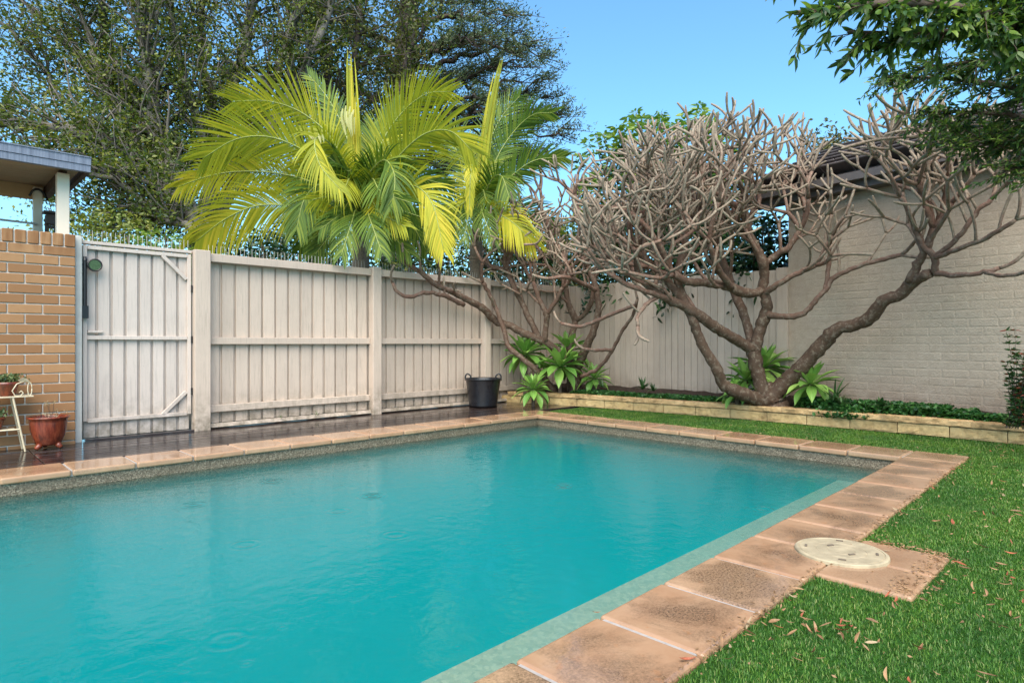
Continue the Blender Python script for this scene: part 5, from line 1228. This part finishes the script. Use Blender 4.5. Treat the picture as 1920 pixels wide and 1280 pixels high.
# far tree tops over the garage
D = 26.
bg_tree('distant_tree', 'distant olive tree top showing over the garage roof', [dl([(1580, 400), (1560, 330), (1540, 285)], D, 4, 2), dl([(1585, 400), (1600, 330), (1625, 290)], D, 4, 2), dl([(1585, 390), (1580, 320), (1575, 270)], D, 4, 2)], [(1585, 642, D, 8), (1585, 500, D, 7), (1584, 395, D, 5)], ('figbark', 'olive', 'olive'), .2, 130, 60, .35, .8)

# ================================================================== OVERHANGING TREE (top right)
tb_ = at(2150, 642, 4.3); tb_.z = -.02
ot = thing('overhanging_tree', tb_, 'dark green tree whose leafy boughs hang into the top corner of the view', 'tree')
mb = MB(); crotch = at(2060, 150, 4.2); mb.tube(smooth_path([tb_, tb_.lerp(crotch, .5) + Vector((.05, .03, 0)), crotch], 12), [.13 - .005 * i for i in range(12)], 10, .8); mb.build('trunk', M['stem'], ot, True)
def bough(pts, twigs, leafL, leafW, n, tl, mat='overhang', spread=.5, r0=.03, droop=-.12):
    P = smooth_path([crotch] + [at(*q) for q in pts], 26); mb = MB(); mb.tube(P, [r0 * (1 - .03 * i) for i in range(26)], 7, .6); ps, ax = [], []
    for _ in range(twigs):
        i = int(25 * (rng.random() ** .75)); i = max(7, i); p = P[i]; tg = (P[i] - P[i - 1]).normalized()
        d = (tg * rng.uniform(.4, 1.1) + Vector((rng.gauss(0, spread), rng.gauss(0, spread), rng.gauss(droop, spread * .8)))).normalized(); L = tl * rng.uniform(.45, 1.25); tw = [p]; q = p
        for k in range(6): d = (d + Vector((rng.gauss(0, .1), rng.gauss(0, .1), rng.gauss(-.04, .08)))).normalized(); q = q + d * L / 6; tw.append(q)
        mb.tube(tw, [.004 - .0005 * k for k in range(7)], 4, .2)
        for k in range(n):
            u = rng.uniform(.25, 6); j = min(5, int(u)); c_ = tw[j].lerp(tw[j + 1], u - j); dd = (tw[j + 1] - tw[j]).normalized(); ps.append(tuple(c_)); ax.append((dd.x + rng.gauss(0, .55), dd.y + rng.gauss(0, .55), dd.z + rng.gauss(-.1, .5)))
    bo = mb.build('bough', M['stem'], ot, True); m = len(ps)
    V, F = leaves(np.array(ps), np.array(ax), nrg.uniform(.7, 1.2, m) * leafL, leafW, 'long', .12); npmesh('foliage', V, F, M[mat], bo)
bough([(1960, 70, 3.7), (1890, 40, 3.4), (1800, 15, 3.2), (1690, 5, 3.1), (1580, 15, 3.0), (1490, 25, 3.0)], 90, .078, .026, 18, .26, r0=.045)
bough([(1940, 60, 3.6), (1850, 55, 3.4), (1760, 60, 3.3), (1680, 62, 3.2), (1590, 60, 3.2)], 84, .078, .026, 18, .24)
bough([(1980, 20, 3.6), (1880, -20, 3.4), (1760, -30, 3.3), (1640, -35, 3.2), (1500, -30, 3.1)], 84, .076, .025, 18, .28)
bough([(1960, 60, 3.8), (1880, -10, 3.5), (1840, -60, 3.4)], 70, .076, .025, 18, .32)
for q in ([(1980, 190, 4.4), (1900, 165, 4.6), (1800, 150, 4.7), (1710, 145, 4.8), (1655, 145, 4.8)], [(1980, 230, 4.4), (1890, 215, 4.6), (1790, 210, 4.7), (1720, 205, 4.8)], [(1990, 260, 4.3), (1920, 265, 4.5), (1850, 265, 4.6), (1800, 262, 4.7)],
          [(1990, 300, 4.2), (1930, 310, 4.4), (1880, 320, 4.5)], [(1980, 150, 4.4), (1880, 115, 4.5), (1790, 120, 4.6), (1720, 128, 4.7)], [(1980, 240, 4.5), (1900, 240, 4.8), (1830, 235, 5.0), (1770, 235, 5.0)], [(1990, 180, 4.2), (1930, 120, 4.3), (1860, 100, 4.4)]):
    bough(q, 84, .050, .016, 20, .29, spread=.62)

# ================================================================== FALLEN LEAVES
def litter_mesh(seed, mat):
    r = random.Random(seed); L, W = 1.0, r.uniform(.16, .29); V = []; f = []; n = 6; curl = r.uniform(.1, .7); tw = r.uniform(-.5, .5)
    for i in range(n):
        u = i / (n - 1); w = W * math.sin(math.pi * min(.97, .06 + u * .92)) * .5; z = curl * (u - .5) ** 2 * 1.2
        for s in (-1, 0, 1): V.append((u - .5, s * w + .08 * math.sin(u * 3), z + abs(s) * w * .35 + s * w * tw * u + .02))
    for i in range(n - 1):
        for j in (0, 1): a = i * 3 + j; f.append((a, a + 1, a + 4, a + 3))
    me = bpy.data.meshes.new('fallen_leaf'); me.from_pydata(V, [], f); me.materials.append(M[mat]); return me
LIT = {k: [litter_mesh(i * 7 + ord(k), 'lit' + k) for i in range(4)] for k in 'ABCD'}
LL = {'A': ('dull brown curled leaf lying on the green lawn', 'brown fallen leaves on the lawn'), 'B': ('tan narrow dry leaf lying on the green lawn', 'tan fallen leaves on the lawn'), 'C': ('rusty red-brown leaf lying on the green lawn', 'rusty fallen leaves on the lawn'), 'D': ('pale straw-coloured leaf lying on the green lawn', 'pale fallen leaves on the lawn')}
cnt = 0; rest = []; tries = 0
clusters = [(-3.1, -4.95, .13), (-2.6, -4.75, .08), (-3.6, -4.6, .1), (-2.0, -5.2, .14)]
while cnt < 285 and tries < 9000:
    tries += 1
    if rng.random() < .15: cx_, cy_, cs_ = rng.choice(clusters); x, y = rng.gauss(cx_, cs_), rng.gauss(cy_, cs_)
    elif rng.random() < .14: x = rng.uniform(-4.5, .3); y = LYf(x) - abs(rng.gauss(0, .04))
    else: x, y = -4.6 + 6.0 * rng.random() ** 1.25, rng.uniform(-5.7, -4.3)
    if EXT[0] - .02 < x < EXT[1] + .02 and y > EXT[2] - .02: continue
    if not inpoly(x, y, lawn_poly): continue
    q = proj((x, y, 0))
    if not (-20 < q[0] < 1990 and 600 < q[1] < 1310 and q[2] > .8): continue
    k = rng.choices('ABCD', (.40, .34, .17, .09))[0]; s = rng.uniform(.018, .038) if rng.random() < .65 else rng.uniform(.036, .054)
    o = link('fallen_leaf', rng.choice(LIT[k]), None, (x, y, .006 + rng.uniform(-.004, .006)), (rng.gauss(0, .35), rng.gauss(0, .35), rng.uniform(0, 6.28)), (s, s * rng.uniform(.6, 1.5), s * rng.uniform(.5, 1.5)))
    tag(o, LL[k][0], 'leaf', LL[k][1]); cnt += 1
# crumbs of leaf litter along paver edges and the far lawn, too small to pick apart
n = 1500; ps = []
for _ in range(n):
    c_ = rng.random()
    if c_ < .35: x_ = rng.uniform(-4.6, .4); p_ = (x_, LYf(x_) + rng.gauss(0, .018), .004)
    elif c_ < .5: p_ = (rng.uniform(EXT[0], EXT[1] + .03), rng.gauss(-4.66, .03), .004)
    elif c_ < .6: p_ = (EXT[1] + rng.gauss(.0, .02), rng.uniform(-4.68, -4.4), .004)
    elif c_ < .68: p_ = (.39 + rng.gauss(0, .03), rng.uniform(-4.3, .2), .006)
    elif c_ < .76: p_ = (rng.uniform(.4, 1.45), rng.uniform(-4.4, .1), .012)
    else: p_ = (rng.uniform(-4.6, 1.4), rng.uniform(-5.6, -4.38), .004)
    ps.append(p_)
V, F = leaves(np.array(ps), nrg.normal(size=(n, 3)) * np.array([1, 1, .15]), nrg.uniform(.008, .024, n), .007, 'diamond', .2)
tag(npmesh('leaf_litter', V, F, M['litB'], kind='stuff'), 'fine crumbs of dry leaf litter along the paver edges', 'leaf litter')
for i, (x, y, k, lb) in enumerate(((-4.06, -4.36, 'C', 'large rust-coloured leaf on the paver edge nearest the camera'), (-3.30, -4.37, 'A', 'brown leaf caught on the paver edge beside the skimmer pad'), (-2.54, -4.60, 'A', 'brown leaf on the far corner of the skimmer pad'), (-2.95, -4.62, 'B', 'tan leaf lying across the skimmer pad paver'), (-2.62, -4.48, 'D', 'pale leaf on the skimmer pad behind the lid'), (-4.0, -3.99, 'A', 'small dark leaf on the coping joint by the water'))):
    s = .05 if i == 0 else .035
    tag(link('fallen_leaf', LIT[k][i % 4], None, (x, y, .004), (rng.gauss(0, .2), rng.gauss(0, .2), rng.uniform(0, 6.28)), (s, s, s)), lb, 'leaf')
